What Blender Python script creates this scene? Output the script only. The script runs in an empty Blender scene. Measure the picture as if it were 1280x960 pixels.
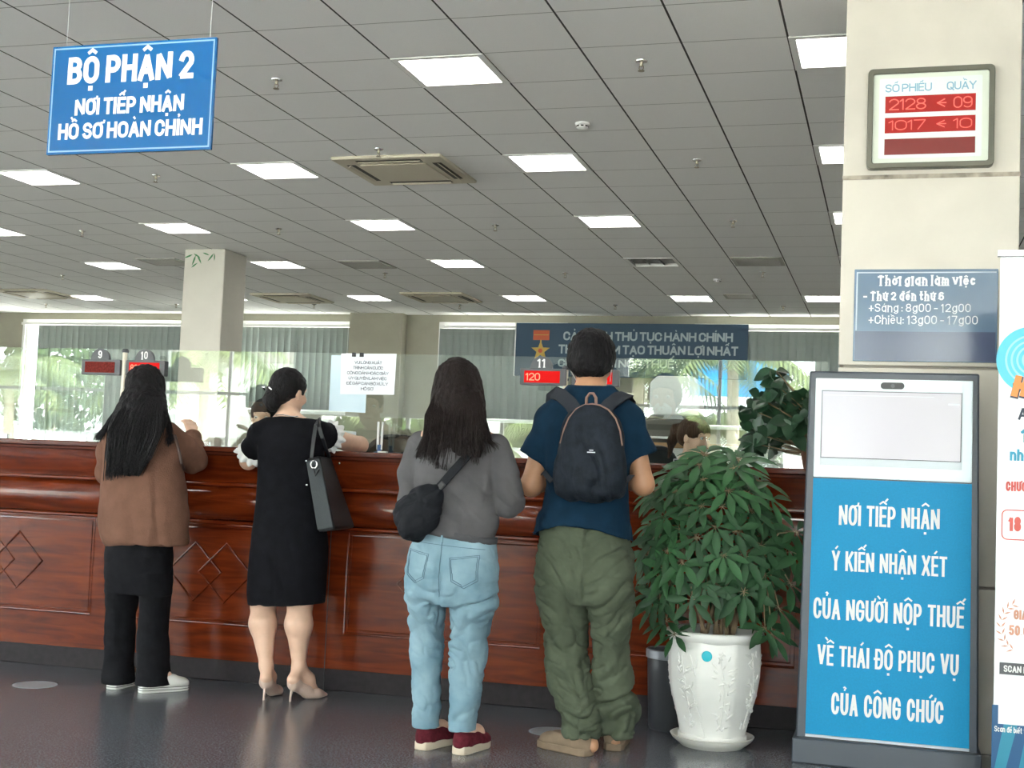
import bpy, math, random, unicodedata
import numpy as np
from mathutils import Vector, Matrix
PI = math.pi
SC = bpy.context.scene
COL = SC.collection
random.seed(7)
RNG = np.random.default_rng(7)

# ------------------------------------------------------------------ camera
F_PX, YAW, PITCH, ROLL, EYE = 1619.5, 0.287779, 0.0683357, 0.0413552, 1.12
def camera_axes():
    cy, sy, cp, sp, cr, sr = math.cos(YAW), math.sin(YAW), math.cos(PITCH), math.sin(PITCH), math.cos(ROLL), math.sin(ROLL)
    fw = Vector((-sy*cp, cy*cp, sp)); ri = Vector((cy, sy, 0)); up = ri.cross(fw)
    return ri*cr + up*sr, -ri*sr + up*cr, fw
cam_data = bpy.data.cameras.new('camera'); cam = bpy.data.objects.new('camera', cam_data); COL.objects.link(cam)
_r, _u, _f = camera_axes()
cam.matrix_world = Matrix(((_r.x, _u.x, -_f.x, 0), (_r.y, _u.y, -_f.y, 0), (_r.z, _u.z, -_f.z, EYE), (0, 0, 0, 1)))
cam_data.sensor_width = 36; cam_data.lens = F_PX/1280*36; cam_data.clip_start = .05; cam_data.clip_end = 300
SC.camera = cam

# ------------------------------------------------------------------ sky, sun, exposure
world = bpy.data.worlds.new('sky'); SC.world = world; world.use_nodes = True
wn = world.node_tree; bg = wn.nodes['Background']
bg.inputs[0].default_value = (.93, .97, 1, 1); bg.inputs[1].default_value = 7.5
sun_d = bpy.data.lights.new('sun', 'SUN'); sun_d.energy = 26; sun_d.angle = .02; sun_d.color = (1, .95, .86)
sun = bpy.data.objects.new('sun', sun_d); COL.objects.link(sun)
sun.rotation_euler = Vector((-1.0, -.3, -.9)).to_track_quat('-Z', 'Y').to_euler()
SC.view_settings.view_transform = 'Standard'; SC.view_settings.look = 'None'
SC.view_settings.gamma = 1; SC.view_settings.use_curve_mapping = False
SC.view_settings.exposure = 1.15
TUBE = 9.0          # strength of the fluorescent diffusers
SC.cycles.use_denoising = True
SC.cycles.max_bounces = 8; SC.cycles.diffuse_bounces = 4; SC.cycles.glossy_bounces = 4
SC.cycles.transparent_max_bounces = 16
SC.cycles.caustics_reflective = False; SC.cycles.caustics_refractive = False
SC.cycles.sample_clamp_indirect = 6

# ------------------------------------------------------------------ materials
MATS = {}
def mat(name, col=(.8, .8, .8), rough=.6, metal=0, emit=None, estr=1, spec=None, noise=None, bump=None, coat=0, sheen=0):
    """noise=(scale, amount[, stretch]) varies the base colour, bump=(scale, strength[, stretch])"""
    if name in MATS: return MATS[name]
    m = bpy.data.materials.new(name); m.use_nodes = True; nt = m.node_tree; b = nt.nodes['Principled BSDF']
    b.inputs['Base Color'].default_value = (*col, 1); b.inputs['Roughness'].default_value = rough
    b.inputs['Metallic'].default_value = metal; b.inputs['Specular IOR Level'].default_value = spec if spec is not None else (.12 if rough >= .74 else .5)
    if coat: b.inputs['Coat Weight'].default_value = coat; b.inputs['Coat Roughness'].default_value = .12
    if sheen: b.inputs['Sheen Weight'].default_value = sheen
    if emit: b.inputs['Emission Color'].default_value = (*emit, 1); b.inputs['Emission Strength'].default_value = estr
    def tex(scale, stretch):
        tc = nt.nodes.new('ShaderNodeTexCoord'); mp = nt.nodes.new('ShaderNodeMapping'); n = nt.nodes.new('ShaderNodeTexNoise')
        mp.inputs['Scale'].default_value = stretch or (1, 1, 1); n.inputs['Scale'].default_value = scale; n.inputs['Detail'].default_value = 6
        nt.links.new(tc.outputs['Object'], mp.inputs[0]); nt.links.new(mp.outputs[0], n.inputs[0]); return n
    if noise:
        n = tex(noise[0], noise[2] if len(noise) > 2 else None); r = nt.nodes.new('ShaderNodeValToRGB'); a = noise[1]
        r.color_ramp.elements[0].position = .3; r.color_ramp.elements[1].position = .7
        r.color_ramp.elements[0].color = (*[max(0, c*(1-a)) for c in col], 1); r.color_ramp.elements[1].color = (*[min(1, c*(1+a)) for c in col], 1)
        nt.links.new(n.outputs[0], r.inputs[0]); nt.links.new(r.outputs[0], b.inputs['Base Color'])
    if bump:
        n = tex(bump[0], bump[2] if len(bump) > 2 else None); bp = nt.nodes.new('ShaderNodeBump')
        bp.inputs['Strength'].default_value = bump[1]; bp.inputs['Distance'].default_value = .01
        nt.links.new(n.outputs[0], bp.inputs['Height']); nt.links.new(bp.outputs[0], b.inputs['Normal'])
    MATS[name] = m; return m

def node_mat(name):
    m = bpy.data.materials.new(name); m.use_nodes = True; MATS[name] = m
    return m, m.node_tree, m.node_tree.nodes['Principled BSDF']
def math_node(nt, op, a, b=None):
    n = nt.nodes.new('ShaderNodeMath'); n.operation = op
    for k, v in enumerate((a, b)):
        if v is None: continue
        if isinstance(v, (int, float)): n.inputs[k].default_value = v
        else: nt.links.new(v, n.inputs[k])
    return n.outputs[0]

def glass_mat(name, refl, tint=(1, 1, 1)):
    m = bpy.data.materials.new(name); m.use_nodes = True; nt = m.node_tree; nt.nodes.clear()
    o = nt.nodes.new('ShaderNodeOutputMaterial'); mx = nt.nodes.new('ShaderNodeMixShader'); t = nt.nodes.new('ShaderNodeBsdfTransparent'); g = nt.nodes.new('ShaderNodeBsdfGlossy')
    g.inputs['Roughness'].default_value = 0; g.inputs['Color'].default_value = (.97, 1, .98, 1); t.inputs[0].default_value = (*tint, 1); mx.inputs[0].default_value = refl
    nt.links.new(t.outputs[0], mx.inputs[1]); nt.links.new(g.outputs[0], mx.inputs[2]); nt.links.new(mx.outputs[0], o.inputs[0])
    MATS[name] = m; return m

# polished dark granite
m, nt, b = node_mat('granite')
tc = nt.nodes.new('ShaderNodeTexCoord')
n1 = nt.nodes.new('ShaderNodeTexNoise'); n1.inputs['Scale'].default_value = 130; n1.inputs['Detail'].default_value = 5; nt.links.new(tc.outputs['Object'], n1.inputs[0])
n2 = nt.nodes.new('ShaderNodeTexNoise'); n2.inputs['Scale'].default_value = 1.3; n2.inputs['Detail'].default_value = 4; nt.links.new(tc.outputs['Object'], n2.inputs[0])
r1 = nt.nodes.new('ShaderNodeValToRGB'); r1.color_ramp.elements[0].position = .35; r1.color_ramp.elements[1].position = .68
r1.color_ramp.elements[0].color = (.066, .076, .087, 1); r1.color_ramp.elements[1].color = (.18, .197, .218, 1)
nt.links.new(n1.outputs[0], r1.inputs[0])
r2 = nt.nodes.new('ShaderNodeValToRGB'); r2.color_ramp.elements[0].color = (.75, .68, .72, 1); r2.color_ramp.elements[1].color = (1, 1, 1, 1); nt.links.new(n2.outputs[0], r2.inputs[0])
mx = nt.nodes.new('ShaderNodeMix'); mx.data_type = 'RGBA'; mx.blend_type = 'MULTIPLY'; mx.inputs[0].default_value = .8
nt.links.new(r1.outputs[0], mx.inputs[6]); nt.links.new(r2.outputs[0], mx.inputs[7]); nt.links.new(mx.outputs[2], b.inputs['Base Color'])
b.inputs['Roughness'].default_value = .2; b.inputs['Specular IOR Level'].default_value = .5
bpn = nt.nodes.new('ShaderNodeBump'); bpn.inputs['Strength'].default_value = .03; bpn.inputs['Distance'].default_value = .003
n3 = nt.nodes.new('ShaderNodeTexNoise'); n3.inputs['Scale'].default_value = 160; nt.links.new(tc.outputs['Object'], n3.inputs[0])
nt.links.new(n3.outputs[0], bpn.inputs['Height']); nt.links.new(bpn.outputs[0], b.inputs['Normal'])

# ceiling tiles: wide dark grooves along the hall, faint ones across (object space = metres from a grid crossing)
CX0, CY0, CZ, TILE = -3.0149, 7.2426, 3.624, .6
m, nt, b = node_mat('ceiling_tiles')
tc = nt.nodes.new('ShaderNodeTexCoord'); sp = nt.nodes.new('ShaderNodeSeparateXYZ'); nt.links.new(tc.outputs['Object'], sp.inputs[0])
def groove(axis, half):
    q = math_node(nt, 'DIVIDE', sp.outputs[axis], TILE); q = math_node(nt, 'ADD', q, 100.5); q = math_node(nt, 'FRACT', q)
    q = math_node(nt, 'SUBTRACT', q, .5); q = math_node(nt, 'ABSOLUTE', q); return math_node(nt, 'LESS_THAN', q, half/TILE)
gx, gy = groove(0, .0062), groove(1, .004)
ns = nt.nodes.new('ShaderNodeTexNoise'); ns.inputs['Scale'].default_value = 160; nt.links.new(tc.outputs['Object'], ns.inputs[0])
rp = nt.nodes.new('ShaderNodeValToRGB'); rp.color_ramp.elements[0].color = (.86, .86, .85, 1); rp.color_ramp.elements[1].color = (.94, .94, .93, 1); nt.links.new(ns.outputs[0], rp.inputs[0])
def mixc(fac, c1, c2):
    k = nt.nodes.new('ShaderNodeMix'); k.data_type = 'RGBA'; nt.links.new(fac, k.inputs[0]); nt.links.new(c1, k.inputs[6]); k.inputs[7].default_value = c2; return k.outputs[2]
cc = mixc(gy, rp.outputs[0], (.38, .375, .36, 1)); cc = mixc(gx, cc, (.055, .053, .05, 1)); nt.links.new(cc, b.inputs['Base Color'])
b.inputs['Roughness'].default_value = .85; b.inputs['Specular IOR Level'].default_value = .2

# varnished red hardwood
def wood(name, dark, light, scale=(1.0, 6, 9), rough=.22, coat=.2, spec=.5):
    m, nt, b = node_mat(name)
    tc = nt.nodes.new('ShaderNodeTexCoord'); mp = nt.nodes.new('ShaderNodeMapping'); mp.inputs['Scale'].default_value = scale
    nn = nt.nodes.new('ShaderNodeTexNoise'); nn.inputs['Scale'].default_value = 3; nn.inputs['Detail'].default_value = 7; nn.inputs['Distortion'].default_value = .8
    rr = nt.nodes.new('ShaderNodeValToRGB'); rr.color_ramp.elements[0].position = .28; rr.color_ramp.elements[1].position = .75
    rr.color_ramp.elements[0].color = (*dark, 1); rr.color_ramp.elements[1].color = (*light, 1)
    nt.links.new(tc.outputs['Object'], mp.inputs[0]); nt.links.new(mp.outputs[0], nn.inputs[0]); nt.links.new(nn.outputs[0], rr.inputs[0]); nt.links.new(rr.outputs[0], b.inputs['Base Color'])
    b.inputs['Roughness'].default_value = rough; b.inputs['Coat Weight'].default_value = coat; b.inputs['Coat Roughness'].default_value = .06; b.inputs['Specular IOR Level'].default_value = spec
    return m
wood('red_wood', (.062, .0085, .0022), (.175, .027, .006), rough=.12)
wood('panel_wood', (.062, .0085, .0022), (.175, .027, .006), rough=.2, coat=0, spec=.22)
wood('dark_wood', (.06, .012, .006), (.13, .026, .011))
mat('plinth_stone', (.018, .014, .016), .6, spec=.25, noise=(30, .25))
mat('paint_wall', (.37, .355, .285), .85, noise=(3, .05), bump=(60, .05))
mat('paint_column', (.60, .575, .51), .8, noise=(2.5, .05))
mat('stone_pillar', (.64, .59, .51), .42, noise=(3, .07), bump=(8, .02))
mat('joint_grey', (.33, .30, .26), .8)
mat('white_paint', (.86, .86, .84), .45)
mat('white_plastic', (.82, .82, .79), .4)
mat('cream_plastic', (.62, .56, .44), .5)
mat('black_plastic', (.018, .018, .02), .4)
mat('dark_grey', (.07, .073, .08), .45)
mat('chrome', (.75, .75, .76), .2, metal=1)
mat('diffuser', (1, 1, 1), .5, emit=(1, .985, .95), estr=TUBE)
mat('diffuser_off', (.24, .24, .23), .6)
glass_mat('screen_glass', .085, (.955, .985, .97))
glass_mat('window_glass', .04, (.97, .99, .98))
# ------------------------------------------------------------------ mesh helpers
class MB:
    def __init__(s): s.v = []; s.f = []
    def add(s, vs, fs):
        o = len(s.v); s.v += [tuple(v) for v in vs]; s.f += [tuple(i+o for i in f) for f in fs]; return s
    def box(s, c, d, M=None):
        x, y, z = d[0]/2, d[1]/2, d[2]/2
        vs = [Vector((i*x, j*y, k*z)) for i in (-1, 1) for j in (-1, 1) for k in (-1, 1)]
        if M is not None: vs = [M @ v for v in vs]
        c = Vector(c); vs = [v+c for v in vs]
        return s.add(vs, [(0, 1, 3, 2), (4, 6, 7, 5), (0, 4, 5, 1), (2, 3, 7, 6), (0, 2, 6, 4), (1, 5, 7, 3)])
    def bb(s, x0, x1, y0, y1, z0, z1): return s.box(((x0+x1)/2, (y0+y1)/2, (z0+z1)/2), (x1-x0, y1-y0, z1-z0))
    def tube(s, pts, r, n=10, caps=True):
        pts = [Vector(p) for p in pts]; rs = list(r) if hasattr(r, '__len__') else [r]*len(pts)
        base = len(s.v); u = None
        for i, p in enumerate(pts):
            t = (pts[min(i+1, len(pts)-1)]-pts[max(i-1, 0)]).normalized()
            if u is None: u = t.orthogonal().normalized()
            else:
                u = u - t*u.dot(t); u = u.normalized() if u.length > 1e-6 else t.orthogonal().normalized()
            w = t.cross(u)
            for k in range(n): a = 2*PI*k/n; s.v.append(tuple(p+(u*math.cos(a)+w*math.sin(a))*rs[i]))
        for i in range(len(pts)-1):
            for k in range(n):
                a, b2 = base+i*n+k, base+i*n+(k+1) % n; s.f.append((a, b2, b2+n, a+n))
        if caps: s.f.append(tuple(base+k for k in range(n))[::-1]); s.f.append(tuple(base+(len(pts)-1)*n+k for k in range(n)))
        return s
    def lathe(s, prof, c=(0, 0, 0), n=32, M=None, close=False):
        base = len(s.v); c = Vector(c)
        for r, z in prof:
            for k in range(n):
                a = 2*PI*k/n; v = Vector((r*math.cos(a), r*math.sin(a), z))
                if M is not None: v = M @ v
                s.v.append(tuple(v+c))
        for i in range(len(prof)-1):
            for k in range(n):
                a, b2 = base+i*n+k, base+i*n+(k+1) % n; s.f.append((a, b2, b2+n, a+n))
        if prof[0][0] > 1e-6: s.f.append(tuple(base+k for k in range(n))[::-1])
        if prof[-1][0] > 1e-6: s.f.append(tuple(base+(len(prof)-1)*n+k for k in range(n)))
        return s
    def prism(s, poly, y0, y1):
        """poly of (x,z) counter-clockwise seen from -y, extruded along y"""
        n = len(poly); vs = [(x, y0, z) for x, z in poly]+[(x, y1, z) for x, z in poly]
        return s.add(vs, [tuple(range(n)), tuple(range(2*n-1, n-1, -1))]+[(i, i+n, (i+1) % n+n, (i+1) % n) for i in range(n)])
    def build(s, name, material, parent=None, smooth=True, bevel=0, angle=40, solid=0, sub=0):
        return link_mesh(name, s.v, s.f, material, parent, smooth, bevel, angle, solid, sub)

def link_mesh(name, v, f, material, parent=None, smooth=True, bevel=0, angle=40, solid=0, sub=0):
    me = bpy.data.meshes.new(name); me.from_pydata([tuple(map(float, p)) for p in v], [], [tuple(map(int, q)) for q in f]); me.validate(); me.update()
    if smooth:
        me.polygons.foreach_set('use_smooth', [True]*len(me.polygons)); me.set_sharp_from_angle(angle=math.radians(angle))
    o = bpy.data.objects.new(name, me); COL.objects.link(o); me.materials.append(MATS[material] if isinstance(material, str) else material)
    if parent is not None: o.parent = parent
    if bevel:
        md = o.modifiers.new('bevel', 'BEVEL'); md.width = bevel; md.segments = 2; md.limit_method = 'ANGLE'; md.angle_limit = math.radians(35)
    if solid:
        md = o.modifiers.new('solid', 'SOLIDIFY'); md.thickness = solid; md.offset = 0
    if sub:
        md = o.modifiers.new('sub', 'SUBSURF'); md.levels = sub; md.render_levels = sub
    return o

def tag(o, label=None, cat=None, group=None, kind=None):
    if label: o['label'] = label
    if cat: o['category'] = cat
    if group: o['group'] = group
    if kind: o['kind'] = kind
    return o
def thing(name, label, cat, loc=(0, 0, 0), rotz=0, group=None):
    o = bpy.data.objects.new(name, None); COL.objects.link(o); o.location = loc; o.rotation_euler = (0, 0, rotz); o.empty_display_size = .1
    return tag(o, label, cat, group)
def struct(name, mb, material, parent=None, **k):
    o = mb.build(name, material, parent, **k); o['kind'] = 'structure'; return o
def dup(root, loc, label=None, rotz=None):
    r = root.copy(); COL.objects.link(r); r.location = loc
    if rotz is not None: r.rotation_euler = (0, 0, rotz)
    if label: r['label'] = label
    for ch in list(root.children):
        c = ch.copy(); COL.objects.link(c); c.parent = r
        for g in ch.children:
            d = g.copy(); COL.objects.link(d); d.parent = c
    return r
def arc(cx, cy, rx, ry, a0, a1, n=9):
    return [(cx+rx*math.cos(math.radians(a0+(a1-a0)*i/(n-1))), cy+ry*math.sin(math.radians(a0+(a1-a0)*i/(n-1)))) for i in range(n)]
def round_rect(x0, x1, z0, z1, r, n=6):
    return arc(x1-r, z0+r, r, r, -90, 0, n)+arc(x1-r, z1-r, r, r, 0, 90, n)+arc(x0+r, z1-r, r, r, 90, 180, n)+arc(x0+r, z0+r, r, r, 180, 270, n)

# ------------------------------------------------------------------ stroke lettering
_O = arc(.5, .68, .5, .32, 90, 270, 8)+arc(.5, .32, .5, .32, 180, 360, 8)[4:]+arc(.5, .68, .5, .32, 0, 90, 8)
_O = arc(.5, .68, .5, .32, 90, 180, 7)+arc(.5, .32, .5, .32, 180, 360, 12)+arc(.5, .68, .5, .32, 0, 90, 7)
_C = arc(.5, .68, .5, .32, 5, 180, 12)+arc(.5, .32, .5, .32, 180, 355, 12)
_D = [(0, 0), (0, 1), (.45, 1)]+arc(.45, .66, .55, .34, 90, 0, 7)+arc(.45, .34, .55, .34, 0, -90, 7)+[(0, 0)]
_P = [(0, 0), (0, 1), (.5, 1)]+arc(.5, .72, .5, .28, 90, -90, 10)+[(0, .44)]
_o = arc(.5, .36, .5, .36, 90, 450, 20)
GL = {  # name: (width, [strokes])
 'A': (1.0, [[(0, 0), (.5, 1), (1, 0)], [(.2, .3), (.8, .3)]]), 'B': (.9, [[(0, 0), (0, 1), (.5, 1)]+arc(.5, .77, .43, .23, 90, -90)+[(0, .54)], [(.5, .54)]+arc(.5, .27, .5, .27, 90, -90)+[(0, 0)]]),
 'C': (.9, [_C]), 'D': (.95, [_D]), 'Đ': (.95, [_D, [(-.22, .5), (.42, .5)]]), 'E': (.75, [[(1, 1), (0, 1), (0, 0), (1, 0)], [(0, .52), (.9, .52)]]),
 'G': (.95, [_C+[(1, .48), (.55, .48)]]), 'H': (.95, [[(0, 0), (0, 1)], [(1, 0), (1, 1)], [(0, .52), (1, .52)]]), 'I': (0, [[(.5, 0), (.5, 1)]]),
 'K': (.95, [[(0, 0), (0, 1)], [(1, 1), (.05, .42)], [(.35, .6), (1, 0)]]), 'L': (.75, [[(0, 1), (0, 0), (1, 0)]]), 'M': (1.25, [[(0, 0), (0, 1), (.5, .25), (1, 1), (1, 0)]]),
 'N': (1.0, [[(0, 0), (0, 1), (1, 0), (1, 1)]]), 'O': (1.0, [_O]), 'P': (.88, [_P]), 'Q': (1.0, [_O, [(.6, .25), (1.05, -.1)]]), 'R': (.92, [_P, [(.45, .44), (1, 0)]]),
 'S': (.85, [arc(.5, .755, .5, .245, 15, 270, 14)+arc(.5, .255, .5, .255, 88, -165, 14)]), 'T': (.85, [[(0, 1), (1, 1)], [(.5, 1), (.5, 0)]]),
 'U': (.95, [[(0, 1), (0, .32)]+arc(.5, .32, .5, .32, 180, 360, 12)+[(1, 1)]]), 'V': (1.0, [[(0, 1), (.5, 0), (1, 1)]]), 'X': (1.0, [[(0, 0), (1, 1)], [(0, 1), (1, 0)]]),
 'Y': (1.0, [[(0, 1), (.5, .45), (1, 1)], [(.5, .45), (.5, 0)]]), 'Z': (.85, [[(0, 1), (1, 1), (0, 0), (1, 0)]]),
 '0': (.8, [_O]), '1': (.35, [[(0, .8), (.75, 1), (.75, 0)]]), '2': (.85, [arc(.5, .71, .5, .29, 165, -25, 10)+[(0, 0), (1, 0)]]), '3': (.8, [arc(.45, .76, .5, .24, 150, -90, 10), arc(.45, .27, .55, .27, 90, -150, 10)]),
 '5': (.8, [[(.9, 1), (.1, 1), (.05, .5)]+arc(.45, .32, .52, .32, 120, -150, 12)]), '6': (.85, [arc(.5, .7, .5, .3, 40, 180, 8)+[(0, .3)]+arc(.5, .3, .5, .3, 180, 540, 16)]), '7': (.8, [[(0, 1), (1, 1), (.35, 0)]]),
 '8': (.85, [arc(.5, .76, .44, .24, 270, 630, 16), arc(.5, .26, .5, .26, 90, 450, 16)]), '9': (.85, [arc(.5, .3, .5, .3, 220, 360, 8)+[(1, .7)]+arc(.5, .7, .5, .3, 0, 360, 16)]), '4': (.9, [[(.75, 0), (.75, 1), (0, .3), (1, .3)]]),
 '-': (.5, [[(0, .4), (1, .4)]]), '+': (.7, [[(0, .4), (1, .4)], [(.5, .12), (.5, .68)]]), ':': (0, [[(.5, .06), (.5, .09)], [(.5, .5), (.5, .53)]]), '.': (0, [[(.5, 0), (.5, .03)]]), '<': (.7, [[(1, .85), (0, .5), (1, .15)], [(0, .5), (1.2, .5)]]),
 'a': (.7, [_o, [(1, .72), (1, 0)]]), 'b': (.7, [_o, [(0, 1), (0, 0)]]), 'c': (.62, [arc(.5, .36, .5, .36, 45, 315, 14)]), 'd': (.7, [_o, [(1, 1), (1, 0)]]), 'đ': (.7, [_o, [(1, 1), (1, 0)], [(.55, .88), (1.3, .88)]]),
 'e': (.68, [[(.02, .38), (1, .38)]+arc(.5, .36, .5, .36, 5, 310, 16)]), 'g': (.7, [_o, [(1, .72), (1, -.05)]+arc(.5, -.03, .5, .24, 0, -150, 8)]), 'h': (.68, [[(0, 0), (0, 1)], [(0, .4)]+arc(.5, .42, .5, .3, 170, 0, 8)+[(1, 0)]]),
 'i': (0, [[(.5, 0), (.5, .64)], [(.5, .95), (.5, .98)]]), 'l': (0, [[(.5, 0), (.5, 1)]]), 'm': (1.05, [[(0, 0), (0, .72)], [(0, .4)]+arc(.25, .45, .25, .27, 170, 0, 8)+[(.5, 0)], [(.5, .4)]+arc(.75, .45, .25, .27, 170, 0, 8)+[(1, 0)]]),
 'n': (.68, [[(0, 0), (0, .72)], [(0, .4)]+arc(.5, .42, .5, .3, 170, 0, 8)+[(1, 0)]]), 'o': (.7, [_o]), 'p': (.7, [_o, [(0, .72), (0, -.28)]]), 'r': (.4, [[(0, 0), (0, .72)], [(0, .4)]+arc(.6, .42, .6, .3, 170, 70, 6)]), 's': (.6, [arc(.5, .54, .5, .18, 15, 270, 10)+arc(.5, .18, .5, .18, 88, -165, 10)]),
 'k': (.65, [[(0, 0), (0, 1)], [(.9, .7), (.05, .28)], [(.35, .42), (1, 0)]]), 'x': (.65, [[(0, 0), (1, .72)], [(0, .72), (1, 0)]]),
 't': (.45, [[(.4, .98), (.4, .1), (.6, 0), (1, .02)], [(0, .7), (1, .7)]]), 'u': (.68, [[(0, .72), (0, .3)]+arc(.5, .3, .5, .3, 180, 360, 9)+[(1, .72)], [(1, .3), (1, 0)]]), 'v': (.7, [[(0, .72), (.5, 0), (1, .72)]]),
}
def ribbon(mb, pts, t, y, closed=False):
    """flat strip of width t along (x,z) points in the plane y, ends square"""
    pts = [Vector(p) for p in pts]; out = [pts[0]]
    for p in pts[1:]:
        if (p-out[-1]).length > 1e-5: out.append(p)
    pts = out; n = len(pts)
    if n < 2: return
    for i in range(1, n-1):   # split at sharp corners so that both strokes keep their full weight
        a, b = (pts[i]-pts[i-1]).normalized(), (pts[i+1]-pts[i]).normalized()
        if a.dot(b) < -.15:
            ribbon(mb, [tuple(p) for p in pts[:i]]+[tuple(pts[i]+a*t*.15)], t, y); ribbon(mb, [tuple(pts[i]-b*t*.15)]+[tuple(p) for p in pts[i+1:]], t, y-7e-5); return
    closed = (pts[0]-pts[-1]).length < t*.05 and n > 3
    if closed: pts = pts[:-1]; n -= 1
    L = []; R_ = []
    for i, p in enumerate(pts):
        a = (p-pts[i-1]).normalized() if (i > 0 or closed) else None
        b = (pts[(i+1) % n]-p).normalized() if (i < n-1 or closed) else None
        a = a or b; b = b or a
        na, nb = Vector((-a.y, a.x)), Vector((-b.y, b.x)); m_ = (na+nb)
        m_ = m_.normalized() if m_.length > 1e-4 else na
        k = t/2/max(.78, m_.dot(na)); L.append(p+m_*k); R_.append(p-m_*k)
    vs = [(p.x, y-6e-5*i/n, p.y) for i, p in enumerate(L)]+[(p.x, y-6e-5*i/n, p.y) for i, p in enumerate(R_)]
    mb.add(vs, [(i, i+n, (i+1) % n+n, (i+1) % n) for i in range(n if closed else n-1)])
def lettering(mb, s, x0, x1, z, h, y=0, t=.16, serif=0, italic=0):
    """letters of cap height h on baseline z filling x0..x1; t = stroke weight / h"""
    items = []; nat = 0; fixed = 0; tt = t*h; gap = (.14 if serif else .05)*h
    for ch in s:
        if ch == ' ': items.append(None); fixed += .22*h; continue
        if ch in GL: base, marks = ch, []
        else:
            d = unicodedata.normalize('NFD', ch); base, marks = d[0], d[1:]
        w, st = GL[base]; items.append((base, marks, w, st)); nat += w*.62*h*(1-t); fixed += tt+gap
    lay = 0; fixed -= gap; k = max(.3, (x1-x0-fixed)/max(nat, 1e-6)); x = x0
    for it in items:
        if it is None: x += .22*h; continue
        base, marks, w, st = it; gw = w*.62*h*(1-t)*k
        f = lambda p: (x+tt/2+p[0]*gw+(0 if w else 0)+italic*(p[1])*h, z+tt/2+p[1]*(h-tt))
        for pl in st:
            q = [f(p) if w else (x+tt/2+italic*p[1]*h, z+tt/2+p[1]*(h-tt)) for p in pl]
            if (Vector(q[0])-Vector(q[-1])).length > tt*.3:   # square ends reach the outline of the letter
                for i_, j_ in ((0, 1), (-1, -2)): e_ = Vector(q[i_])-Vector(q[j_]); q[i_] = tuple(Vector(q[i_])+e_.normalized()*tt*.5)
            ribbon(mb, q, tt, y-1.6e-4*(lay := (lay+1) % 5))
            if serif:
                for e, o_ in ((q[0], q[1]), (q[-1], q[-2])):
                    if abs(e[0]-o_[0]) < .35*abs(e[1]-o_[1]): ribbon(mb, [(e[0]-tt*serif*.8, e[1]+(-1 if e[1] < o_[1] else 1)*tt*.2), (e[0]+tt*serif*.8, e[1]+(-1 if e[1] < o_[1] else 1)*tt*.2)], tt*.5, y)
        cx = x+tt/2+gw/2; top = z+h*(1.0 if (base.isupper() or base in 'bdđhlk') else .76); at = tt*.62; aw = .17*h; up = .1*h
        circ = '\u0302' in marks
        for mk in marks:
            if mk == '\u0302': ribbon(mb, [(cx-aw, top+up), (cx, top+up+.13*h), (cx+aw, top+up)], at, y)
            if mk == '\u0306': ribbon(mb, [(cx+a*aw, top+up+.1*h*a*a) for a in (-1, -.5, 0, .5, 1)], at, y)
            if mk in '\u0301\u0300\u0309\u0303':
                ox, oy = (cx+aw*.75, top+up+.13*h) if circ else (cx, top+up)
                if mk == '\u0301': ribbon(mb, [(ox-.03*h, oy), (ox+.09*h, oy+.15*h)], at, y)
                if mk == '\u0300':
                    if circ: ox = cx-aw*.9
                    ribbon(mb, [(ox+.03*h, oy), (ox-.09*h, oy+.15*h)], at, y)
                if mk == '\u0309': ribbon(mb, [(ox-.06*h, oy+.13*h), (ox, oy+.17*h), (ox+.05*h, oy+.12*h), (ox, oy+.06*h), (ox, oy)], at*.8, y)
                if mk == '\u0303': ribbon(mb, [(ox-aw, oy), (ox-aw*.4, oy+.08*h), (ox+aw*.4, oy+.02*h), (ox+aw, oy+.1*h)], at, y)
            if mk == '\u031b': ribbon(mb, [(x+tt/2+gw*.8, top-.05*h), (x+tt+gw+.03*h, top-.02*h), (x+tt+gw+.06*h, top+.13*h)], at, y)
            if mk == '\u0323': ribbon(mb, [(cx, z-.26*h), (cx, z-.26*h+tt*.9)], tt*.9, y)
        x += gw+tt+gap
    return mb

def words(parent, name, material, specs, y, t, **k):
    """each line of text is a mesh of its own: specs of (text, x0, x1, baseline, cap height)"""
    for a in specs: lettering(MB(), *a, y, t, **k).build(name, material, parent, smooth=False)

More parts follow.
